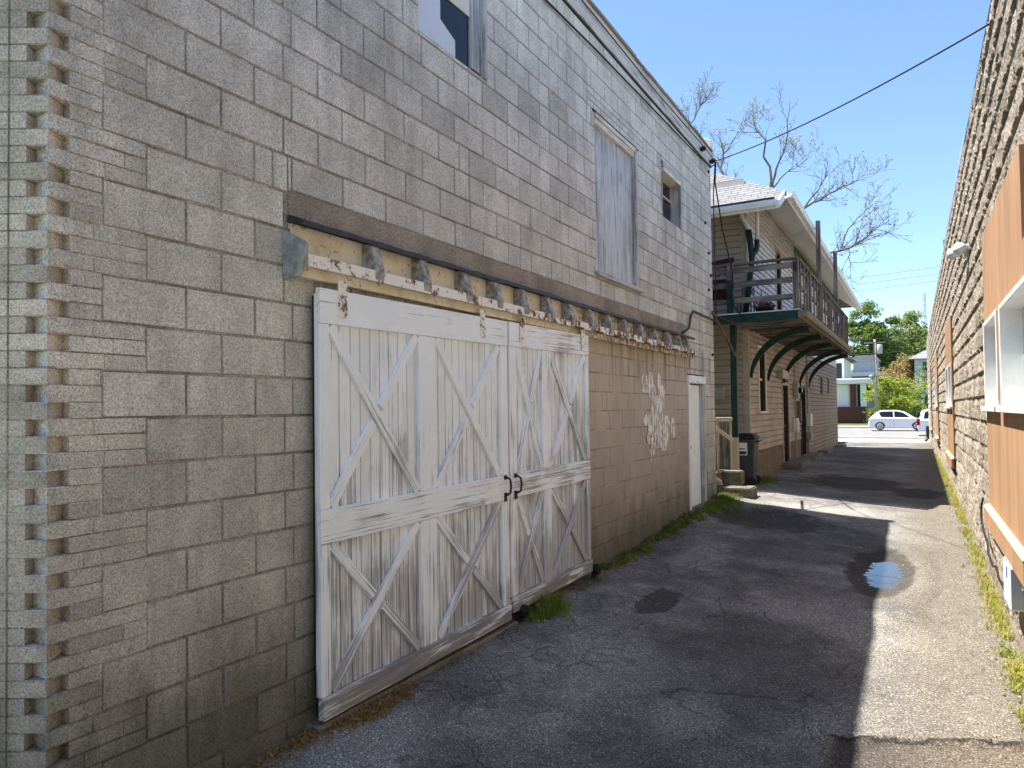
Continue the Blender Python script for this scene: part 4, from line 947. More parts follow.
for z in (4.56, 4.22, 3.86):
    m = MB(); m.box(RXo-0.02, RXo+0.018, BY0+0.17, BY1-0.16, z-0.045, z+0.045); m.build('side_rail', M_DECK, dk, 0.003)
m = MB(); y = BY0+0.45
while y < BY1-0.2:
    m.box(RXo+0.0195, RXo+0.045, y-0.045, y+0.045, 3.78, RTP-0.04); y += 0.52
m.build('baluster', M_DECK, dk, 0.003)
for (ya, za, yb, zb) in ((18.2, 6.08, 18.68, 6.10), (22.1, 6.10, 24.2, 6.2)):
    m = MB(); m.tube([V(RXo, ya, za), V((RXo+HX)/2, (ya+yb)/2, (za+zb)/2-0.05), V(HX, yb, zb)], 0.012, 6); m.build('clothes_line', M_GREYWOOD, dk)
m = MB(); m.box(RXo-0.03, RXo+0.03, BY0+0.005, BY0+0.045, 4.44, 4.60); m.cyl(V(RXo, BY0+0.01, 4.55), V(RXo, BY0-0.03, 4.55), 0.03, n=10); m.build('porch_light', M_BLACK, dk, 0.004)

# things on the balcony
ch = thing('garden_chair', 'dark red chair with black scroll metal back on the balcony', 'chair', (-3.55, 14.95, BZ_))
m = MB(); m.box(-3.80, -3.32, 14.75, 15.2, 4.06, 4.11); m.build('seat', M_RED, ch, 0.01)
for (x, y) in ((-3.78, 14.77), (-3.34, 14.77), (-3.78, 15.18), (-3.34, 15.18)):
    m = MB(); m.tube([V(x, y, BZ_), V(x, y, 4.06)], 0.016, 8); m.build('leg', M_RED, ch)
m = MB(); m.board(V(-3.85, 15.2, 4.88), V(-3.28, 15.2, 4.94), 0.10, 0.03, V(0, -1, 0)); m.build('top_board', M_RED, ch, 0.005)
m = MB()
for x in (-3.78, -3.34): m.tube([V(x, 15.2, 4.1), V(x, 15.22, 4.9)], 0.016, 8)
for k in range(5):
    x = -3.72+k*0.085; L = []
    for i in range(15):
        a = i/14*math.pi*1.7; r = 0.10-0.004*i; L.append(V(x+r*math.sin(a)*0.8, 15.19, 4.48+(0.2 if k % 2 else -0.05)+r*math.cos(a)))
    m.tube(L, 0.011, 6)
m.build('scroll_back', M_BLACK, ch)
m = MB(); m.box(-3.74, -3.40, 15.16, 15.185, 4.12, 4.55); m.build('back_panel', M_RED, ch, 0.005)
ls = thing('side_chair', 'black wire scroll chair between balcony post and corner board', 'chair', (-3.08, 15.35, BZ_))
m = MB(); m.box(-3.24, -2.94, 15.15, 15.5, 4.08, 4.11); m.build('seat', M_BLACK, ls, 0.008)
for (x, y) in ((-3.23, 15.17), (-2.96, 15.17), (-3.23, 15.48), (-2.96, 15.48)):
    m = MB(); m.tube([V(x, y, BZ_), V(x, y, 4.08)], 0.014, 6); m.build('leg', M_BLACK, ls)
m = MB()
for k in range(3): m.tube([V(-3.1+0.04*k+(0.10-0.015*k)*math.cos(a), 15.5, 4.22+0.22*math.sin(a)) for a in [math.pi*i/10 for i in range(11)]], 0.010, 6)
m.build('loop_back', M_BLACK, ls)
fp = thing('flower_pot', 'dark pot of pink purple flowers on the balcony floor', 'flower pot', (-2.62, 14.75, BZ_))
m = MB(); m.tube([V(-2.62, 14.75, BZ_), V(-2.62, 14.75, BZ_+0.10), V(-2.62, 14.75, BZ_+0.13)], [0.13, 0.18, 0.19], 16); m.build('pot', M_BLACK, fp, 0, True)
M_PINK = plain('pink_purple_petals', (0.42, 0.08, 0.22), 0.6, 0.3); M_STEM = plain('plant_stems', (0.06, 0.13, 0.03), 0.7, 0.3)
def leafcloud(m, c, rad, n, s, flat=1.0):
    for _ in range(n):
        p = V(random.gauss(0, 1), random.gauss(0, 1), random.gauss(0, 1)); p = p.normalized()*(random.random()**0.5)
        q = V(c[0]+p.x*rad[0], c[1]+p.y*rad[1], c[2]+p.z*rad[2])
        a = V(random.uniform(-1, 1), random.uniform(-1, 1), random.uniform(-1, 1)).normalized(); b = a.orthogonal().normalized(); b = (b+a.cross(b)*random.uniform(-1, 1)).normalized()
        k = s*random.uniform(0.6, 1.3)
        m.add([q-a*k*0.5, q+b*k*0.32, q+a*k*0.5, q-b*k*0.32], [(0, 1, 2, 3)])
m = MB(); leafcloud(m, (-2.62, 14.75, BZ_+0.2), (0.2, 0.2, 0.08), 120, 0.06); m.build('flower', M_PINK, fp)
m = MB(); leafcloud(m, (-2.62, 14.75, BZ_+0.16), (0.2, 0.2, 0.06), 90, 0.07); m.tube([V(-2.66, 14.75, BZ_+0.1), V(-2.68, 14.75, BZ_+0.48)], 0.008, 5); m.build('foliage', M_STEM, fp)

# ------------------------------------------------------------------ gap between the buildings: steps, bins
g0 = zg(-3.0, 13.2)
st = thing('wooden_steps', 'raw timber landing with sloping handrail between the garage and the house', 'steps', (-3.5, 14.2, g0))
m = MB(); m.box(-3.42, -3.385, 13.98, 14.02, 0.62, 1.66); m.box(-3.17, -3.135, 13.98, 14.02, 0.66, 1.66); m.box(-3.43, -3.12, 13.975, 14.025, 1.62, 1.68); m.box(-3.384, -3.171, 13.975, 14.02, 0.62, 0.68); m.box(-3.42, -3.385, 14.3, 14.34, 0.5, 1.66); m.build('newel_frame', M_LIGHTWOOD, st, 0.004)
m = MB(); m.box(-3.384, -3.172, 14.05, 14.075, 0.69, 1.615); m.build('back_board', M_DECK, st, 0.004)
m = MB(); m.board(V(-3.72, 13.6, 1.76), V(-3.10, 13.93, 1.24), 0.07, 0.04, V(0, -1, 0.2)); m.build('handrail', M_LIGHTWOOD, st, 0.004)
m = MB(); m.board(V(-3.70, 13.6, 0.72), V(-3.25, 13.9, 0.40), 0.07, 0.04, V(0, -1, 0.2)); m.build('stringer', M_LIGHTWOOD, st, 0.004)
m = MB(); m.box(-4.6, -3.43, 13.9, 15.4, 0.30, 0.62); m.box(-4.6, -3.43, 13.6, 13.89, 0.2, 0.45); m.build('tread', M_DECK, st, 0.01)
def mossy():
    t = NT('mossy_concrete'); p = t.pos; n = t.noise(p, 6, 5, 0.65); g = t.noise(p, 60, 3)
    c = t.mix(t.mr(n, 0.42, 0.6), (0.155, 0.14, 0.12), (0.10, 0.098, 0.045)); return t.fin(t.mul(c, t.mr(g, 0.3, 0.7, 0.65, 1.3)), 0.95, t.bump(g, 0.5, 0.006))
M_MOSSY = mossy()
def slab(name, label, x0, x1, y0, y1, z0, z1, mat=M_CONC, bev=0.02, group=None):
    m = MB(); m.box(x0, x1, y0, y1, z0, z1); return tag(m.build(name, mat, None, bev, seg=2), label, 'step', group)
slab('step_slab', 'mossy concrete slab lowest on the ground between the garage and the house', -3.3, -2.60, 12.98, 13.55, g0-0.1, g0+0.14, M_MOSSY)
slab('step_block', 'yellow mossy concrete block on top of the slab in front of the bins', -3.2, -2.86, 13.40, 13.75, g0+0.142, g0+0.40, M_MOSSY)
zs_ = zg(-2.9, 21.5)
slab('door_step', 'broad concrete door step below the grey side door of the house', HX+0.012, -2.70, 20.0, 21.7, zs_-0.2, zs_+0.13)
slab('door_step', 'concrete door step below the dark brown side door of the house', HX+0.012, -2.78, 23.4, 25.2, zs_-0.2, zs_+0.12)
slab('door_step', 'low concrete slab against the brown clapboards past the dark door', HX+0.012, -2.86, 27.6, 29.2, zs_-0.3, zs_+0.04)
slab('door_step', 'small concrete slab by the far corner of the clapboard house', HX+0.012, -2.86, 33.3, 34.9, -0.2, 0.22)
M_BIN = plain('black_bin_plastic', (0.02, 0.02, 0.024), 0.45, 0.2, spec=0.4); M_BIN2 = plain('grey_bin_plastic', (0.045, 0.048, 0.056), 0.45, 0.2, spec=0.4); M_BINGREEN = plain('dark_green_bin_plastic', (0.012, 0.05, 0.04), 0.45, 0.2, spec=0.4)
def wheelie(label, x, y, z, h, w, mat, lidmat):
    b = thing('trash_bin', label, 'trash bin', (x, y, z))
    m = MB(); P8 = []
    for zz, k in ((0.06, 0.78), (h*0.86, 1.0)):
        for sx, sy in ((-1, -1), (1, -1), (1, 1), (-1, 1)): P8.append((x+sx*w/2*k, y+sy*w*0.55*k, z+zz))
    m.add(P8, [(0, 3, 2, 1), (4, 5, 6, 7), (0, 1, 5, 4), (1, 2, 6, 5), (2, 3, 7, 6), (3, 0, 4, 7)]); m.build('body', mat, b, 0.02)
    m = MB(); m.box(x-w*0.54, x+w*0.54, y-w*0.6, y+w*0.6, z+h*0.865, z+h*0.91); m.box(x-w*0.44, x+w*0.44, y-w*0.5, y+w*0.5, z+h*0.91, z+h*0.955); m.build('lid', lidmat, b, 0.015)
    m = MB(); m.tube([V(x+w*0.5, y-w*0.4, z+h*0.80), V(x+w*0.66, y-w*0.4, z+h*0.82), V(x+w*0.66, y+w*0.4, z+h*0.82), V(x+w*0.5, y+w*0.4, z+h*0.80)], 0.016, 8); m.build('handle', lidmat, b)
    for s in (-1, 1): m = MB(); m.cyl(V(x+w*0.33, y+s*w*0.50, z+0.10), V(x+w*0.33, y+s*w*0.58, z+0.10), 0.10, n=16); m.build('wheel', M_BLACK, b, 0.01)
    return b
gz = zg(-3.0, 15.2)
bn = wheelie('tall black wheeled bin with white notice standing at the house corner', -3.10, 15.05, gz, 1.10, 0.44, M_BIN2, M_BIN)
m = MB(); m.box(-3.26, -3.02, 14.80, 14.806, gz+0.62, gz+0.87); m.build('paper_notice', M_WHITE, bn)
m = MB(); m.box(-3.24, -3.04, 14.797, 14.8, gz+0.64, gz+0.70); m.box(-3.24, -3.06, 14.797, 14.8, gz+0.74, gz+0.76); m.build('notice_print', M_GREEN, bn)
wheelie('dark green bin behind the timber landing beside the garage', -3.72, 13.2, g0, 1.15, 0.5, M_BINGREEN, M_GREYBOX)
# ------------------------------------------------------------------ cables
def cable(name, label, pts, r, group=None, cat='cable', mat=M_BLACKCABLE):
    m = MB(); m.tube(pts, r, 6); return tag(m.build(name, mat, None, 0, True), label, cat, group)
def sag(a, b, s, n=16):
    a = V(*a); b = V(*b); return [a.lerp(b, i/n)+V(0, 0, -s*4*(i/n)*(1-i/n)) for i in range(n+1)]
P = lambda y, out, z: V(RX(y)-out, y, z)
cable('overhead_cable', 'thick black overhead cable from garage corner up to the stone building roof', sag((-2.98, 12.5, 6.14), (0.60, 7.45, 5.17), 0.10), 0.009)
cable('overhead_cable', 'thin black cable fixed along the top courses of the block garage', [V(WX+0.03, 2.0, 5.86), V(WX+0.03, 4.0, 5.84), V(WX+0.03, 6.2, 5.845), V(WX+0.03, 7.5, 5.90), V(WX+0.03, 8.85, 5.935), V(WX+0.03, 10.25, 5.97), V(WX+0.04, 11.7, 5.99), V(WX+0.06, 12.4, 6.02), V(WX+0.11, 12.5, 6.08)], 0.011)
cable('overhead_cable', 'thin black wire running on insulators across the garage fascia', [V(WX+0.045, 2.0, 6.30), V(WX+0.045, 6.0, 6.27), V(WX+0.06, 9.5, 6.2), V(WX+0.11, 11.85, 6.16), V(WX+0.11, 12.48, 6.14)], 0.008)
cable('service_drop', 'black service cable hanging from garage corner insulator to the house balcony', [V(-2.98, 12.5, 6.12), V(-3.02, 12.6, 5.8), V(-3.05, 13.2, 5.1), V(-3.10, 14.2, 4.5), V(-3.15, 14.3, 3.9), V(-2.9, 14.3, 3.55)], 0.012)
cable('service_drop', 'straight black cable dropping down beside the far garage corner', [V(-2.99, 12.5, 6.12), V(-3.06, 12.63, 5.6), V(-3.06, 12.64, 4.4), V(-3.06, 12.64, 3.4)], 0.010)
cable('service_drop', 'looped black cable between garage corner and underside of the balcony', sag((-3.04, 12.63, 3.45), (-2.2, 14.6, 3.5), 0.12), 0.012)
for k, (z, l) in enumerate(((12.25, 'uppermost of three faint wires against the low sky'), (11.75, 'middle of three faint wires against the low sky'), (11.25, 'lowest of three faint wires against the low sky'))):
    cable('street_wire', l, sag((-26, 62, z-0.6), (16, 58, z+0.4), 0.6), 0.012, 'wires along the street')

# ------------------------------------------------------------------ beyond the street
def gy(y): return zg(0, y)
def leafmat(name, c1, c2, trans=0.25):
    t = NT(name); n = t.noise(t.pos, 0.8, 3)
    c = t.mix(t.math('ADD', t.math('MULTIPLY', t.rnd, 0.6), t.math('MULTIPLY', n, 0.4)), c1, c2)
    tb = t.n('BsdfTranslucent', {'Color': c}); t.put(t.b.inputs['Base Color'], c); t.put(t.b.inputs['Roughness'], 0.6); t.put(t.b.inputs['Specular IOR Level'], 0.2)
    mxs = t.n('MixShader', {0: trans, 1: t.b.outputs[0], 2: tb.outputs[0]}); t.t.links.new(mxs.outputs[0], t.out.inputs[0]); return t.mat
M_LEAF = leafmat('spring_leaves', (0.11, 0.175, 0.04), (0.21, 0.275, 0.065), 0.45)
M_LEAF2 = leafmat('pale_spring_leaves', (0.18, 0.235, 0.07), (0.30, 0.34, 0.12), 0.45)
M_BUSH = leafmat('yellow_green_leaves', (0.22, 0.29, 0.035), (0.38, 0.43, 0.075), 0.45)
M_REDLEAF = leafmat('bronze_leaves', (0.26, 0.18, 0.07), (0.38, 0.30, 0.11), 0.4)
M_BARK = plain('grey_brown_bark', (0.14, 0.125, 0.11), 0.9, 0.35, 6)
M_BUD = leafmat('pale_buds', (0.30, 0.34, 0.17), (0.42, 0.45, 0.26), 0.4)
def tree(name, label, cat, x, y, h, r, mat, n, s, trunk=0.25, base=0.3, group=None, lobes=9):
    z = gy(y); t = thing(name, label, cat, (x, y, z), group)
    m = MB(); m.tube([V(x, y, z-0.2), V(x+0.1, y, z+h*0.3), V(x-0.05, y, z+h*0.6), V(x, y, z+h*0.85)], [trunk, trunk*0.75, trunk*0.45, 0.03], 8)
    cs = []
    for k in range(lobes):
        a = random.uniform(0, 6.28); zz = base+(0.94-base)*((k+0.5)/lobes); rr = r*math.sin(math.pi*min(1, max(0.12, (zz-base*0.7)/(1.08-base*0.7))))**0.7*random.uniform(0.35, 0.8)
        c = V(x+rr*math.cos(a), y+rr*math.sin(a), z+h*zz); cs.append(c)
        m.tube([V(x, y, z+h*max(0.1, zz-0.22)), V(x+(c.x-x)*0.5, y+(c.y-y)*0.5, z+h*(zz-0.08)), c], [trunk*0.35, trunk*0.22, 0.02], 5)
    m.build('trunk', M_BARK, t, 0, True)
    m = MB()
    for c in cs+[V(x+random.gauss(0, r*0.3), y+random.gauss(0, r*0.3), z+h*random.uniform(base+0.15, 0.85)) for _ in range(lobes//2)]:
        q = r*random.uniform(0.30, 0.60)
        for _ in range(6): 
            k = random.uniform(0.35, 0.75); leafcloud(m, (c.x+random.gauss(0, q*0.6), c.y+random.gauss(0, q*0.6), c.z+random.gauss(0, q*0.5)), (q*k*1.2, q*k*1.2, q*k*0.8), n//(lobes*7), s*random.uniform(0.7, 1.1))
    m.build('crown', mat, t); return t
tree('maple_tree', 'tall dense bright green tree above the low grey building', 'tree', -7.5, 125, 16.5, 5.0, M_LEAF, 14000, 0.5, 0.4, 0.25)
tree('maple_tree', 'pale green loose tree behind the bluish gabled house', 'tree', -0.2, 135, 16.0, 5.0, M_LEAF2, 11000, 0.5, 0.4, 0.25)
tree('maple_tree', 'mid green tree seen between the pole and the pale green tree', 'tree', -3.6, 145, 14.0, 4.6, M_LEAF2, 9000, 0.6, 0.4, 0.25)
tree('maple_tree', 'green tree at left partly hidden by the balcony end', 'tree', -14, 128, 15.0, 4.5, M_LEAF, 4500, 0.6, 0.4, 0.25)
tree('bronze_shrub', 'bronze leaved small tree before the white tall house', 'tree', -1.6, 99, 7.4, 2.6, M_REDLEAF, 4000, 0.36, 0.15, 0.3)
tree('yellow_bush', 'large yellow green bush behind the parked white hatchback', 'bush', -2.6, 80, 4.5, 2.2, M_BUSH, 6000, 0.24, 0.1, 0.12, lobes=11)
tree('dark_bush', 'darker green bush at right behind the white hatchback', 'bush', -0.9, 82, 3.0, 1.5, M_LEAF, 2000, 0.22, 0.1, 0.12)
tree('young_tree', 'thin pale leaved young tree against the white tall house', 'tree', 0.5, 88, 6.0, 1.1, M_LEAF2, 500, 0.28, 0.07, 0.3)
tree('low_hedge', 'low green shrub beside the brick porch base', 'bush', -4.3, 82, 1.5, 1.0, M_LEAF, 900, 0.18, 0.06, 0.1)
# porch house
M_BRICK = plain('dark_red_brick', (0.12, 0.045, 0.035), 0.9, 0.25, 8); M_WHITEWALL = plain('white_siding', (0.78, 0.78, 0.77), 0.6, 0.05, 2); M_GREYROOF = plain('grey_roof', (0.20, 0.20, 0.21), 0.9, 0.2, 3); M_SLATE = plain('blue_grey_siding', (0.22, 0.26, 0.32), 0.7, 0.1, 3); M_BLUEGREY = plain('pale_blue_siding', (0.50, 0.53, 0.57), 0.7, 0.1, 3)
z = gy(84)
ph = thing('porch_house', 'white house with flat roofed porch on dark brick base across the street', 'building', (-8, 86, z))
m = MB(); m.box(-16, -7.3, 88, 98, z, z+7.2); m.build('wall', M_WHITEWALL, ph)
m = MB(); m.box(-16, -5.0, 84.0, 87.9, z, z+1.72); m.build('porch_base', M_BRICK, ph)
m = MB(); m.box(-16, -6.6, 84.6, 87.9, z+1.73, z+4.1); m.build('porch_wall', M_WHITEWALL, ph)
for x in (-6.15, -5.15): m = MB(); m.box(x-0.28, x+0.28, 84.05, 84.55, z+1.73, z+4.1); m.build('porch_pillar', M_BRICK if x < -6 else M_WHITEWALL, ph)
m = MB(); m.box(-5.85, -5.6, 86, 86.3, z+1.73, z+4.1); m.build('porch_post', M_GREEN, ph)
m = MB(); m.box(-16.5, -4.45, 83.4, 88.2, z+4.12, z+4.68); m.build('porch_roof', M_WHITE, ph, 0.05)
m = MB(); m.prism([(-17, 7.2), (-6.6, 7.2), (-11.5, 10.2)], (0, 87.5, z), (1, 0, 0), (0, 0, 1), (0, 11, 0)); m.build('roof', M_GREYROOF, ph)
for x in (-7.9, -9.4): m = MB(); m.box(x-0.4, x+0.4, 87.94, 87.99, z+4.9, z+6.6); m.build('window', M_GLASS, ph)
# long grey building
z = gy(105)
lg = thing('long_building', 'long slate grey building with white flat roof edge beyond the yellow bush', 'building', (-5, 108, z))
m = MB(); m.box(-12, -0.3, 106, 116, z, z+5.3); m.build('wall', M_SLATE, lg)
m = MB(); m.box(-12.5, 0.2, 105, 117, z+5.32, z+5.85); m.build('roof_edge', M_WHITE, lg)
for x in (-4.2, -6.0): m = MB(); m.box(x-0.5, x+0.5, 105.93, 105.98, z+2.8, z+4.2); m.build('window', M_GLASS, lg)
bk = thing('rear_house', 'small house with grey roof rising behind the long grey building', 'building', (-7, 121, gy(121)))
z = gy(121); m = MB(); m.box(-8.6, -5.2, 119, 124, z, z+7.6); m.build('wall', M_SLATE, bk); m = MB(); m.prism([(-9, 7.6), (-4.8, 7.6), (-5.6, 8.6), (-8.2, 8.6)], (0, 118.6, z), (1, 0, 0), (0, 0, 1), (0, 6, 0)); m.build('roof', M_GREYROOF, bk)
# tall white house
z = gy(95)
wh = thing('gabled_house', 'tall white house with pale blue upper storey and grey hip roof by the stone building', 'building', (2.5, 98, z))
m = MB(); m.box(-0.45, 7, 95, 104, z, z+5.0); m.build('wall', M_WHITEWALL, wh)
m = MB(); m.box(-0.45, 7, 95, 104, z+5.005, z+6.9); m.build('upper_wall', M_BLUEGREY, wh)
m = MB(); m.box(-0.5, 7.05, 94.95, 104, z+3.2, z+3.35); m.build('trim', M_WHITE, wh)
m = MB(); m.add([(-1.05, 94.4, z+6.9), (7.6, 94.4, z+6.9), (7.6, 104.6, z+6.9), (-1.05, 104.6, z+6.9), (3.2, 99, z+9.6)], [(0, 1, 4), (1, 2, 4), (2, 3, 4), (3, 0, 4), (0, 3, 2, 1)]); m.build('roof', M_GREYROOF, wh)
m = MB(); m.box(0.4, 1.2, 94.93, 94.98, z+5.3, z+6.5); m.box(0.5, 1.2, 94.93, 94.98, z+1.2, z+2.8); m.build('window', M_GLASS, wh)
# utility pole with transformer
z = gy(78); x = -3.68
M_POLE = plain('weathered_pole_wood', (0.30, 0.27, 0.23), 0.9, 0.2, 4)
up = thing('utility_pole', 'wooden utility pole with grey transformer and cross wires', 'utility pole', (x, 78, z))
m = MB(); m.tube([V(x, 78, z-0.3), V(x, 78, 8.4)], [0.16, 0.11], 10); m.build('pole', M_POLE, up, 0, True)
m = MB(); m.cyl(V(x+0.42, 77.8, 6.95), V(x+0.42, 77.8, 7.85), 0.25, n=14); m.build('transformer', M_METALBOX, up, 0.04, True)
m = MB(); m.box(x-0.9, x+0.9, 77.85, 77.97, 8.0, 8.12); m.build('crossarm', M_POLE, up)
m = MB(); m.cyl(V(x-0.45, 77.8, 4.75), V(x-0.25, 77.7, 4.9), 0.16, 0.1, 10); m.cyl(V(x+0.1, 77.85, 6.0), V(x+0.1, 77.85, 4.9), 0.05, n=8); m.build('bracket', M_METALBOX, up)
for k, zz in enumerate((8.15, 7.85, 7.0)):
    cable('pole_wire', ('upper', 'second', 'lowest')[k]+' black wire strung sideways over the utility pole', sag((-25, 80, zz+0.2), (14, 76, zz+(0.9 if k < 2 else 0.5)), 0.35), 0.022 if k < 2 else 0.035, 'wires over the utility pole')
# lattice tower
x, y = 1.18, 150; z = gy(150)
lt = thing('lattice_mast', 'thin steel lattice mast rising beyond the stone building', 'mast', (x, y, z))
m = MB()
for (dx, dy) in ((-0.25, -0.25), (0.25, -0.25), (0, 0.3)): m.tube([V(x+dx, y+dy, z), V(x+dx*0.6, y+dy*0.6, 22.3)], 0.045, 5)
zz = z+1
while zz < 22: m.tube([V(x-0.22, y-0.22, zz), V(x+0.22, y-0.22, zz+0.5), V(x-0.22, y-0.22, zz+1.0)], 0.03, 4); zz += 1.0
m.build('lattice', M_METALBOX, lt)
# bare budding tree behind the clapboard house
bt = thing('budding_tree', 'nearly bare tree with pale buds spreading above the clapboard house roof', 'tree', (-6.3, 38, 0.0))
wood = MB(); bud = MB()
def limb(pts, r0, r1, tw=1.0, depth=0):
    pts = [V(*p) for p in pts]; n = len(pts); rs = [(r0+(r1-r0)*i/(n-1))*(0.78 if r0 > 0.02 else 1.25) for i in range(n)]
    fine = []; fr = []
    for i in range(n-1):
        for k in range(3):
            f = k/3; j = V(random.gauss(0, 1), random.gauss(0, 1), random.gauss(0, 1))*0.04*(pts[i+1]-pts[i]).length*(1 if k else 0)
            fine.append(pts[i].lerp(pts[i+1], f)+j); fr.append(rs[i]+(rs[i+1]-rs[i])*f)
    fine.append(pts[-1]); fr.append(rs[-1])
    wood.tube(fine, fr, 6 if r0 > 0.04 else 4, cap=False)
    if depth >= 3: return
    L = sum((b-a).length for a, b in zip(fine, fine[1:]))
    cnt = int(L*(2.5, 3.6, 4.2)[depth]*tw)
    for _ in range(cnt):
        f = random.uniform(0.15, 1.0)**(0.8 if depth else 0.6); i = min(len(fine)-2, int(f*(len(fine)-1)))
        p = fine[i]; d = (fine[i+1]-fine[i]).normalized()
        s = V(random.gauss(0, 1), random.gauss(0, 0.8), random.gauss(0.1, 1)).normalized()
        d2 = (d*0.7+s*0.8+V(0, 0, 0.25)).normalized()
        ln = (1.25, 0.6, 0.3)[depth]*random.uniform(0.5, 1.3)
        q1 = p+d2*ln*0.5+V(random.gauss(0, .05), random.gauss(0, .05), random.gauss(0, .05)); q2 = q1+(d2+V(0, 0, random.uniform(-0.2, 0.4))).normalized()*ln*0.5
        limb([p, q1, q2], max(0.006, fr[i]*0.5), 0.005, tw, depth+1)
        if depth >= 1:
            for _ in range(2 if random.random() < 0.6 else 1): leafcloud(bud, q2, (0.07, 0.07, 0.07), 1, 0.10)
trunk = [(-6.3, 38, 0), (-6.2, 38, 4.5), (-6.4, 38.1, 8.5), (-6.3, 38, 11), (-6.27, 38, 13.3)]
limb(trunk, 0.34, 0.15, 0.0, 0)
limb([(-6.27, 38, 13.2), (-6.53, 38.1, 15.53), (-7.06, 38.3, 16.28), (-7.18, 38.3, 16.9)], 0.085, 0.012)
limb([(-6.27, 38, 13.2), (-5.9, 37.8, 14.14), (-5.4, 37.6, 15.55), (-5.25, 37.6, 17.1)], 0.085, 0.012)
limb([(-6.27, 38, 12.9), (-5.5, 38, 13.7), (-5.08, 38.4, 14.0), (-4.38, 38.8, 14.6)], 0.05, 0.01)
limb([(-6.4, 38.1, 9.0), (-5.6, 37.4, 10.6), (-4.53, 36.3, 11.31), (-3.45, 36, 11.72), (-2.51, 36, 12.02), (-1.89, 36, 12.4)], 0.12, 0.012)
limb([(-4.75, 36.5, 11.2), (-3.9, 36.2, 12.02), (-3.54, 36, 12.77), (-3.42, 36, 13.3)], 0.06, 0.01)
limb([(-6.2, 38, 6.5), (-5.0, 36, 8.2), (-3.22, 34.3, 8.66), (-2.53, 34, 8.69), (-1.75, 34, 9.12), (-0.81, 34, 9.73)], 0.11, 0.012)
limb([(-2.53, 34, 8.69), (-2.45, 33.8, 8.03), (-2.26, 33.7, 7.58)], 0.04, 0.008)
limb([(-2.82, 34, 8.72), (-2.51, 34, 9.54), (-1.92, 34, 10.1), (-1.53, 34, 10.47)], 0.05, 0.01)
limb([(-6.4, 38.1, 10), (-8.0, 39, 12.5), (-9.26, 40, 15.07), (-9.11, 40, 15.87), (-9.29, 40, 16.75)], 0.11, 0.012)
limb([(-9.11, 40, 15.87), (-8.36, 40, 16.82), (-7.94, 40, 17.7)], 0.05, 0.01)
limb([(-7.5, 38.8, 11.8), (-9.8, 41, 16), (-11.47, 42, 18.71), (-10.87, 42, 19.61), (-10.42, 42, 20.25)], 0.10, 0.012)
limb([(-11.47, 42, 18.71), (-11.75, 42, 19.8)], 0.03, 0.01)
wood.build('trunk', M_BARK, bt, 0, True); bud.build('bud', M_BUD, bt)

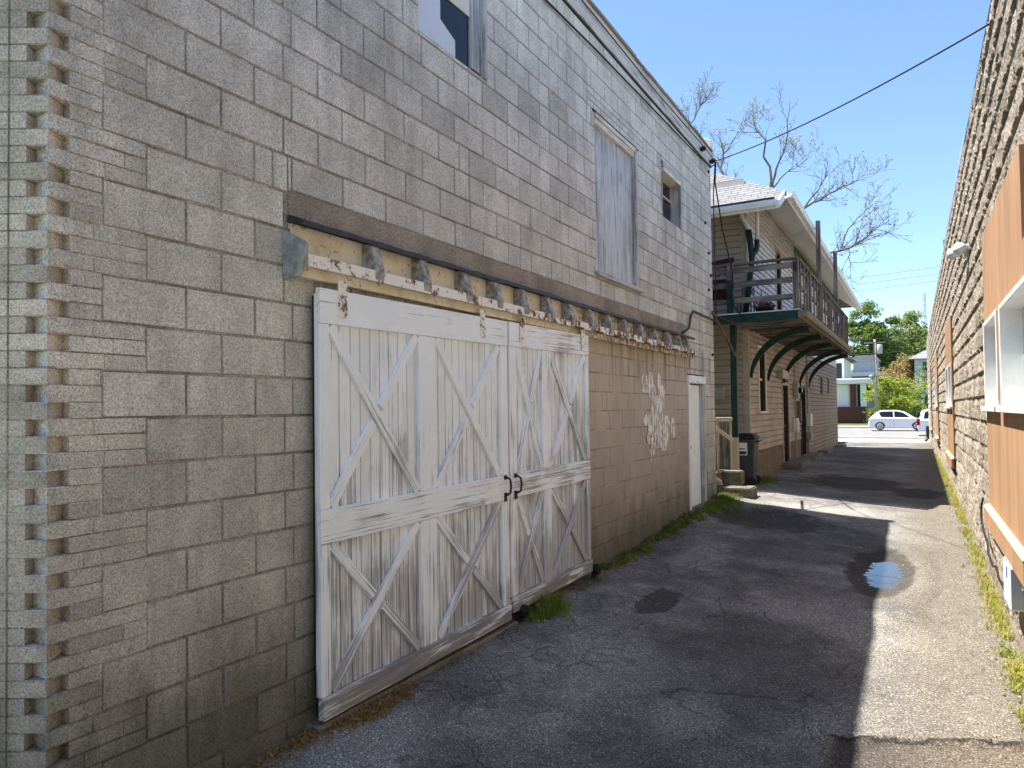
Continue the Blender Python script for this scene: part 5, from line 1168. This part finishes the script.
# ------------------------------------------------------------------ vehicles
M_CARWHITE = plain('white_car_paint', (0.72, 0.73, 0.75), 0.25, 0.02, 1, spec=0.6); M_TYRE = plain('black_tyre_rubber', (0.02, 0.02, 0.02), 0.8, 0.1); M_RIM = plain('silver_rim', (0.6, 0.6, 0.6), 0.35, 0.05, metal=0.6); M_TAILRED = plain('red_tail_lamp', (0.35, 0.01, 0.015), 0.25, 0.1); M_CARDARK = plain('dark_bumper_plastic', (0.03, 0.03, 0.032), 0.6, 0.1)
def vehicle(name, label, x, y, z, prof, cabin, glass, wheels, W, wr, cat):
    """side profile polygons in (along, up); car faces +X"""
    c = thing(name, label, cat, (x, y, z)); hw = W/2
    m = MB(); n = len(prof); vs = []
    for s in (-1, -0.86, 0.86, 1):
        ins = 0.0 if abs(s) < 0.9 else 1.0
        cx_ = sum(p[0] for p in prof)/n; cz_ = sum(p[1] for p in prof)/n
        for (u, v) in prof: vs.append((x+cx_+(u-cx_)*(1-0.025*ins), y+s*hw, z+cz_+(v-cz_)*(1-0.10*ins)))
    fs = [tuple(range(n))[::-1], tuple(range(3*n, 4*n))]
    for k in range(3):
        for i in range(n): fs.append((k*n+i, k*n+(i+1) % n, (k+1)*n+(i+1) % n, (k+1)*n+i))
    m.add(vs, fs); m.build('body', M_CARWHITE, c, 0.02)
    m = MB(); n = len(cabin); vs = []
    zb = min(v for u, v in cabin); zt = max(v for u, v in cabin)
    for s in (-1, 1):
        for (u, v) in cabin: vs.append((x+u, y+s*(hw*0.92-(v-zb)/(zt-zb)*0.20), z+v))
    fs = [tuple(range(n))[::-1], tuple(range(n, 2*n))]+[(i, (i+1) % n, n+(i+1) % n, n+i) for i in range(n)]
    m.add(vs, fs); m.build('cabin', M_CARWHITE, c, 0.03)
    for poly in glass:
        for s in (-1, 1):
            m = MB(); vs = [(x+u, y+s*(hw*0.92-(v-zb)/(zt-zb)*0.20+0.006), z+v) for (u, v) in poly]+[(x+u, y+s*(hw*0.92-(v-zb)/(zt-zb)*0.20-0.02), z+v) for (u, v) in poly]; k = len(poly)
            m.add(vs, [tuple(range(k)), tuple(range(k, 2*k))[::-1]]+[(i, (i+1) % k, k+(i+1) % k, k+i) for i in range(k)]); m.build('side_window', M_GLASS, c)
    for wx in wheels:
        for s in (-1, 1):
            m = MB(); m.tube([V(x+wx, y+s*(hw-0.2), z+wr), V(x+wx, y+s*(hw-0.02), z+wr), V(x+wx, y+s*(hw+0.012), z+wr)], [wr, wr, wr*0.9], 24); w = m.build('wheel', M_TYRE, c, 0, True)
            m = MB()
            for k in range(5):
                a = k*2*math.pi/5+0.3; m.board(V(x+wx, y+s*(hw+0.016), z+wr), V(x+wx+math.cos(a)*wr*0.62, y+s*(hw+0.016), z+wr+math.sin(a)*wr*0.62), wr*0.24, 0.012, V(0, s, 0))
            N = 20; m.tube([V(x+wx+math.cos(k*6.2832/N)*wr*0.62, y+s*(hw+0.02), z+wr+math.sin(k*6.2832/N)*wr*0.62) for k in range(N+1)], 0.025, 6)
            m.build('rim', M_RIM, w)
            m = MB(); N = 14; o_ = [(math.cos(math.pi*i/N)*wr*1.16, math.sin(math.pi*i/N)*wr*1.16) for i in range(N+1)]
            m.prism([(u, v) for u, v in o_], (x+wx, y+s*(hw*0.985), z+wr*0.95), (1, 0, 0), (0, 0, 1), (0, s*0.02, 0)); m.build('wheel_arch', M_CARDARK, c)
    return c
zc = -0.06
hb = vehicle('hatchback_car', 'white hatchback parked across the street beyond the alley mouth', -3.70, 66, zc,
    [(0.0, 0.42), (0.06, 0.28), (0.3, 0.20), (3.9, 0.20), (4.25, 0.26), (4.32, 0.45), (4.28, 0.68), (4.0, 0.84), (3.25, 0.98), (0.45, 1.02), (0.10, 0.96), (0.02, 0.70)],
    [(0.10, 0.94), (0.55, 1.40), (0.95, 1.60), (2.0, 1.61), (2.6, 1.47), (3.35, 0.96)],
    [[(0.95, 1.06), (0.78, 1.42), (1.02, 1.50), (1.78, 1.51), (1.82, 1.04)], [(1.90, 1.04), (1.87, 1.51), (2.12, 1.50), (2.5, 1.40), (3.0, 1.03)]], (0.86, 3.46), 1.74, 0.32, 'car')
for s in (-1, 1):
    m = MB(); m.box(-3.70+0.02, -3.70+0.30, 66+s*0.80-0.06, 66+s*0.80+0.06, zc+0.74, zc+0.92); m.build('tail_lamp', M_WHITEBOX if s > 0 else plain('pale_lamp', (0.55, 0.42, 0.42), 0.3), hb, 0.02)
    m = MB(); m.box(-3.7+2.95, -3.7+3.15, 66+s*0.98-0.08, 66+s*0.98+0.08, zc+1.0, zc+1.12); m.build('mirror', M_CARWHITE, hb, 0.03)
m = MB(); m.box(-3.70+0.3, -3.70+0.6, 65.6, 66.4, zc+1.20, zc+1.36); m.build('rear_window', M_GLASS, hb, 0.02)
m = MB()
for u in (1.85, 0.98): m.box(-3.7+u, -3.7+u+0.012, 66-0.874, 66-0.868, zc+0.3, zc+0.95)
m.build('door_seam', M_CARDARK, hb)
zt = -0.24
tk = vehicle('pickup_truck', 'white sport utility vehicle in the street half hidden by the stone building', -0.22, 58, zt,
    [(0.0, 0.50), (0.08, 0.36), (5.0, 0.34), (5.2, 0.5), (5.2, 0.95), (4.9, 1.08), (3.9, 1.14), (0.1, 1.16), (0.0, 1.0)],
    [(0.10, 1.12), (0.30, 1.75), (0.6, 1.86), (3.0, 1.86), (3.9, 1.12)],
    [[(0.42, 1.22), (0.50, 1.66), (0.75, 1.76), (1.5, 1.76), (1.5, 1.22)], [(1.6, 1.22), (1.6, 1.76), (2.8, 1.76), (3.5, 1.22)]], (1.0, 4.2), 1.9, 0.36, 'car')
for s in (-1, 1): m = MB(); m.box(-0.24, -0.02, 58+s*0.86-0.09, 58+s*0.86+0.09, zt+0.75, zt+1.20); m.build('tail_lamp', M_TAILRED, tk, 0.02)
m = MB(); m.box(-0.20, -0.02, 57.2, 58.8, zt+1.25, zt+1.66); m.build('rear_window', M_GLASS, tk, 0.04)
m = MB(); m.box(-0.32, -0.1, 57.1, 58.9, zt+0.42, zt+0.60); m.build('bumper', M_CARDARK, tk, 0.04)

# ------------------------------------------------------------------ weeds and grass
def blade(m, p, h, w, lean):
    a = random.uniform(0, 6.283); d = V(math.cos(a), math.sin(a), 0); sd = V(-d.y, d.x, 0)*w*0.5
    p = V(*p); q = p+V(0, 0, h*0.6)+d*h*lean*0.35; t_ = p+V(0, 0, h*(1-0.35*lean))+d*h*lean
    m.add([p-sd, p+sd, q+sd*0.7, q-sd*0.7, t_], [(0, 1, 2, 3), (3, 2, 4)])
M_GRASS = leafmat('verge_grass', (0.10, 0.16, 0.025), (0.22, 0.27, 0.05), 0.4)
M_GRASSY = leafmat('dry_yellow_grass', (0.26, 0.26, 0.045), (0.44, 0.40, 0.09), 0.3)
M_DRY = leafmat('dead_brown_weeds', (0.22, 0.14, 0.055), (0.42, 0.28, 0.11), 0.2)
def verge(name, label, mat, pts, hmin, hmax, lean=0.6, w=0.006):
    m = MB()
    for (x, y, k) in pts:
        for _ in range(k):
            xx = x+random.gauss(0, 0.03); yy = y+random.gauss(0, 0.04); blade(m, (xx, yy, zfine(xx, yy)-0.004), random.uniform(hmin, hmax), w*random.uniform(0.7, 1.4), random.uniform(0.2, 1.0)*lean*1.4)
    return tag(m.build(name, mat), label, None, None, 'stuff')
L = []
for _ in range(900):
    y = random.uniform(7.2, 13.0); d = abs(random.gauss(0, 0.05+0.22*ss(9.5, 12.0, y))); x = WX+0.02+d
    if noise.noise(V(x*3, y*1.3, 2)) > -0.08+0.6*ss(10.5, 8, y): L.append((x, y, 11))
verge('verge_grass', 'green grass and weeds along the foot of the garage wall', M_GRASS, L, 0.03, 0.10, 0.7, 0.007)
L = []
for _ in range(900):
    y = 5.2+random.random()**1.5*24; d = abs(random.gauss(0, 0.055)); x = RX(y)-0.03-d
    if noise.noise(V(x*2, y*1.6, 12)) > -0.3: L.append((x, y, 9))
verge('verge_grass', 'sunlit yellow green grass along the foot of the stone wall', M_GRASSY, L, 0.03, 0.10, 0.9, 0.006)
dw = MB()
for k in range(420):
    if k < 200: x, y, s = -2.93+random.gauss(0, 0.05), random.gauss(3.42, 0.20), 0.05
    else: x, y, s = -3.06+abs(random.gauss(0, 0.05)), random.uniform(2.0, 3.2), 0.04
    leafcloud(dw, (x, y, zfine(x, y)+0.012), (0.03, 0.04, 0.022), 7, 0.020)
    blade(dw, (x, y, zfine(x, y)-0.003), random.uniform(0.02, s+0.03), 0.005, random.uniform(0.5, 1.2))
for k in range(260):
    y = random.uniform(6.6, 12.4); x = WX+0.03+abs(random.gauss(0, 0.10+0.12*ss(9, 12, y)))
    leafcloud(dw, (x, y, zfine(x, y)+0.008), (0.035, 0.05, 0.010), 5, 0.022)
for k in range(160):
    y = 4.5+random.random()**1.4*14; x = RX(y)-0.06-abs(random.gauss(0, 0.12)); leafcloud(dw, (x, y, zfine(x, y)+0.006), (0.03, 0.04, 0.008), 3, 0.02)
tag(dw.build('dead_weeds', M_DRY), 'dead brown weeds and leaf litter along the foot of the walls and barn door', None, None, 'stuff')
L = []
for _ in range(200):
    y = random.uniform(3.5, 7.0)
    if noise.noise(V(1, y*1.7, 30)) > 0.0: L.append((-2.97+abs(random.gauss(0, 0.025)), y, 4))
verge('verge_grass', 'sparse weeds under the bottom boards of the barn doors', M_GRASS, L, 0.02, 0.07, 0.8, 0.006)
L = [(random.gauss(-2.93, 0.12), random.gauss(15.9, 0.4), 6) for _ in range(90)]
verge('verge_grass', 'green grass tuft against the stone foundation of the house', M_GRASS, L, 0.06, 0.18, 0.6, 0.008)
bw = MB()
for k in range(130):
    y = random.uniform(7.4, 12.6); x = WX+0.03+abs(random.gauss(0, 0.06+0.16*ss(9.5, 12, y))); r = random.uniform(0.03, 0.075)
    leafcloud(bw, (x, y, zfine(x, y)+r*0.5), (r, r, r*0.6), 16, r*0.75)
for k in range(70):
    y = 5.4+random.random()**1.5*18; x = RX(y)-0.05-abs(random.gauss(0, 0.05)); r = random.uniform(0.02, 0.05)
    leafcloud(bw, (x, y, zfine(x, y)+r*0.5), (r, r, r*0.6), 12, r*0.7)
tag(bw.build('broadleaf_weeds', M_GRASS), 'low broad leaved weeds mixed into the grass along both walls', None, None, 'stuff')
wd = MB()
for _ in range(520):
    a = random.uniform(0, 6.28); r = min(0.17, abs(random.gauss(0, 0.09))); x = -2.88+r*math.cos(a)*0.9; y = 5.72+r*math.sin(a)*1.8
    blade(wd, (x, y, zfine(x, y)-0.004), random.uniform(0.08, 0.25)*(1-r*1.5), 0.009, random.uniform(0.2, 0.8))
tag(wd.build('weed_clump', leafmat('bright_weed_leaves', (0.14, 0.22, 0.03), (0.28, 0.35, 0.06), 0.4)), 'bushy green weed clump growing by the roller at the door joint', 'weed')
# loose grit and stones on the asphalt
M_GRIT = plain('loose_stone_grit', (0.27, 0.25, 0.225), 0.95, 0.3, 20)
m = MB()
def pebble(x, y, s):
    z = zfine(x, y); v = []
    for (a, b, c) in ((1, 0, 0), (-1, 0, 0), (0, 1, 0), (0, -1, 0), (0, 0, 1), (0, 0, -0.4)): v.append((x+a*s*random.uniform(.6, 1.2), y+b*s*random.uniform(.6, 1.2), z+c*s*random.uniform(.5, .9)))
    m.add(v, [(0, 2, 4), (2, 1, 4), (1, 3, 4), (3, 0, 4), (2, 0, 5), (1, 2, 5), (3, 1, 5), (0, 3, 5)])
for _ in range(2600):
    u = random.random()
    if u < 0.35: x, y = RX(8)-0.06-abs(random.gauss(0, 0.25)), random.uniform(3.5, 14)
    elif u < 0.6: x, y = -3.0+abs(random.gauss(0, 0.35)), random.uniform(2.6, 12)
    elif u < 0.72: x, y = random.gauss(-2.65, 0.2), random.gauss(3.05, 0.2)
    else: x, y = random.uniform(-2.9, 0.55), random.uniform(3, 13)
    if x < -2.98: continue
    pebble(x, y, random.uniform(0.003, 0.008) if random.random() < 0.93 else random.uniform(0.008, 0.017))
tag(m.build('loose_grit', M_GRIT), 'loose grit and small stones scattered on the asphalt', None, None, 'stuff')

# ------------------------------------------------------------------ light, sky, camera
ELEV = 67.5
w = bpy.data.worlds.new('World'); scn.world = w; w.use_nodes = True
nt = w.node_tree; bg = nt.nodes['Background']
sky = nt.nodes.new('ShaderNodeTexSky'); sky.sky_type = 'NISHITA'; sky.sun_disc = False
sky.sun_elevation = R(ELEV); sky.sun_rotation = R(270); sky.altitude = 200; sky.air_density = 0.9; sky.dust_density = 0.0; sky.ozone_density = 4.0
nt.links.new(sky.outputs[0], bg.inputs[0]); bg.inputs[1].default_value = 0.075
sl = bpy.data.lights.new('sun', 'SUN'); sl.energy = 3.8; sl.angle = R(0.53); sl.color = (1.0, 0.955, 0.89)
so = bpy.data.objects.new('sun', sl); COL.objects.link(so)
d = V(math.cos(R(ELEV)), 0.0, -math.sin(R(ELEV)))               # light travels from -X down to the alley
so.rotation_euler = d.to_track_quat('-Z', 'Y').to_euler(); so.location = (-10, 8, 25)
cam = bpy.data.cameras.new('camera'); co = bpy.data.objects.new('camera', cam); COL.objects.link(co)
from mathutils import Matrix
F = 718.0
cam.sensor_fit = 'HORIZONTAL'; cam.sensor_width = 36; cam.lens = 36*F/1024; cam.shift_y = 9.79/1024
cam.clip_start = 0.05; cam.clip_end = 3000
M_ = Matrix.Rotation(R(29.588), 4, 'Z') @ Matrix.Rotation(R(90+1.4), 4, 'X') @ Matrix.Rotation(R(-0.75), 4, 'Z')
co.matrix_world = Matrix.Translation((0, 0, CZ)) @ M_
scn.camera = co
scn.view_settings.view_transform = 'Standard'; scn.view_settings.look = 'None'; scn.view_settings.gamma = 1; scn.view_settings.use_curve_mapping = False
scn.view_settings.exposure = 1.95
scn.cycles.use_denoising = True
scn.cycles.max_bounces = 8; scn.cycles.diffuse_bounces = 5; scn.cycles.transparent_max_bounces = 12
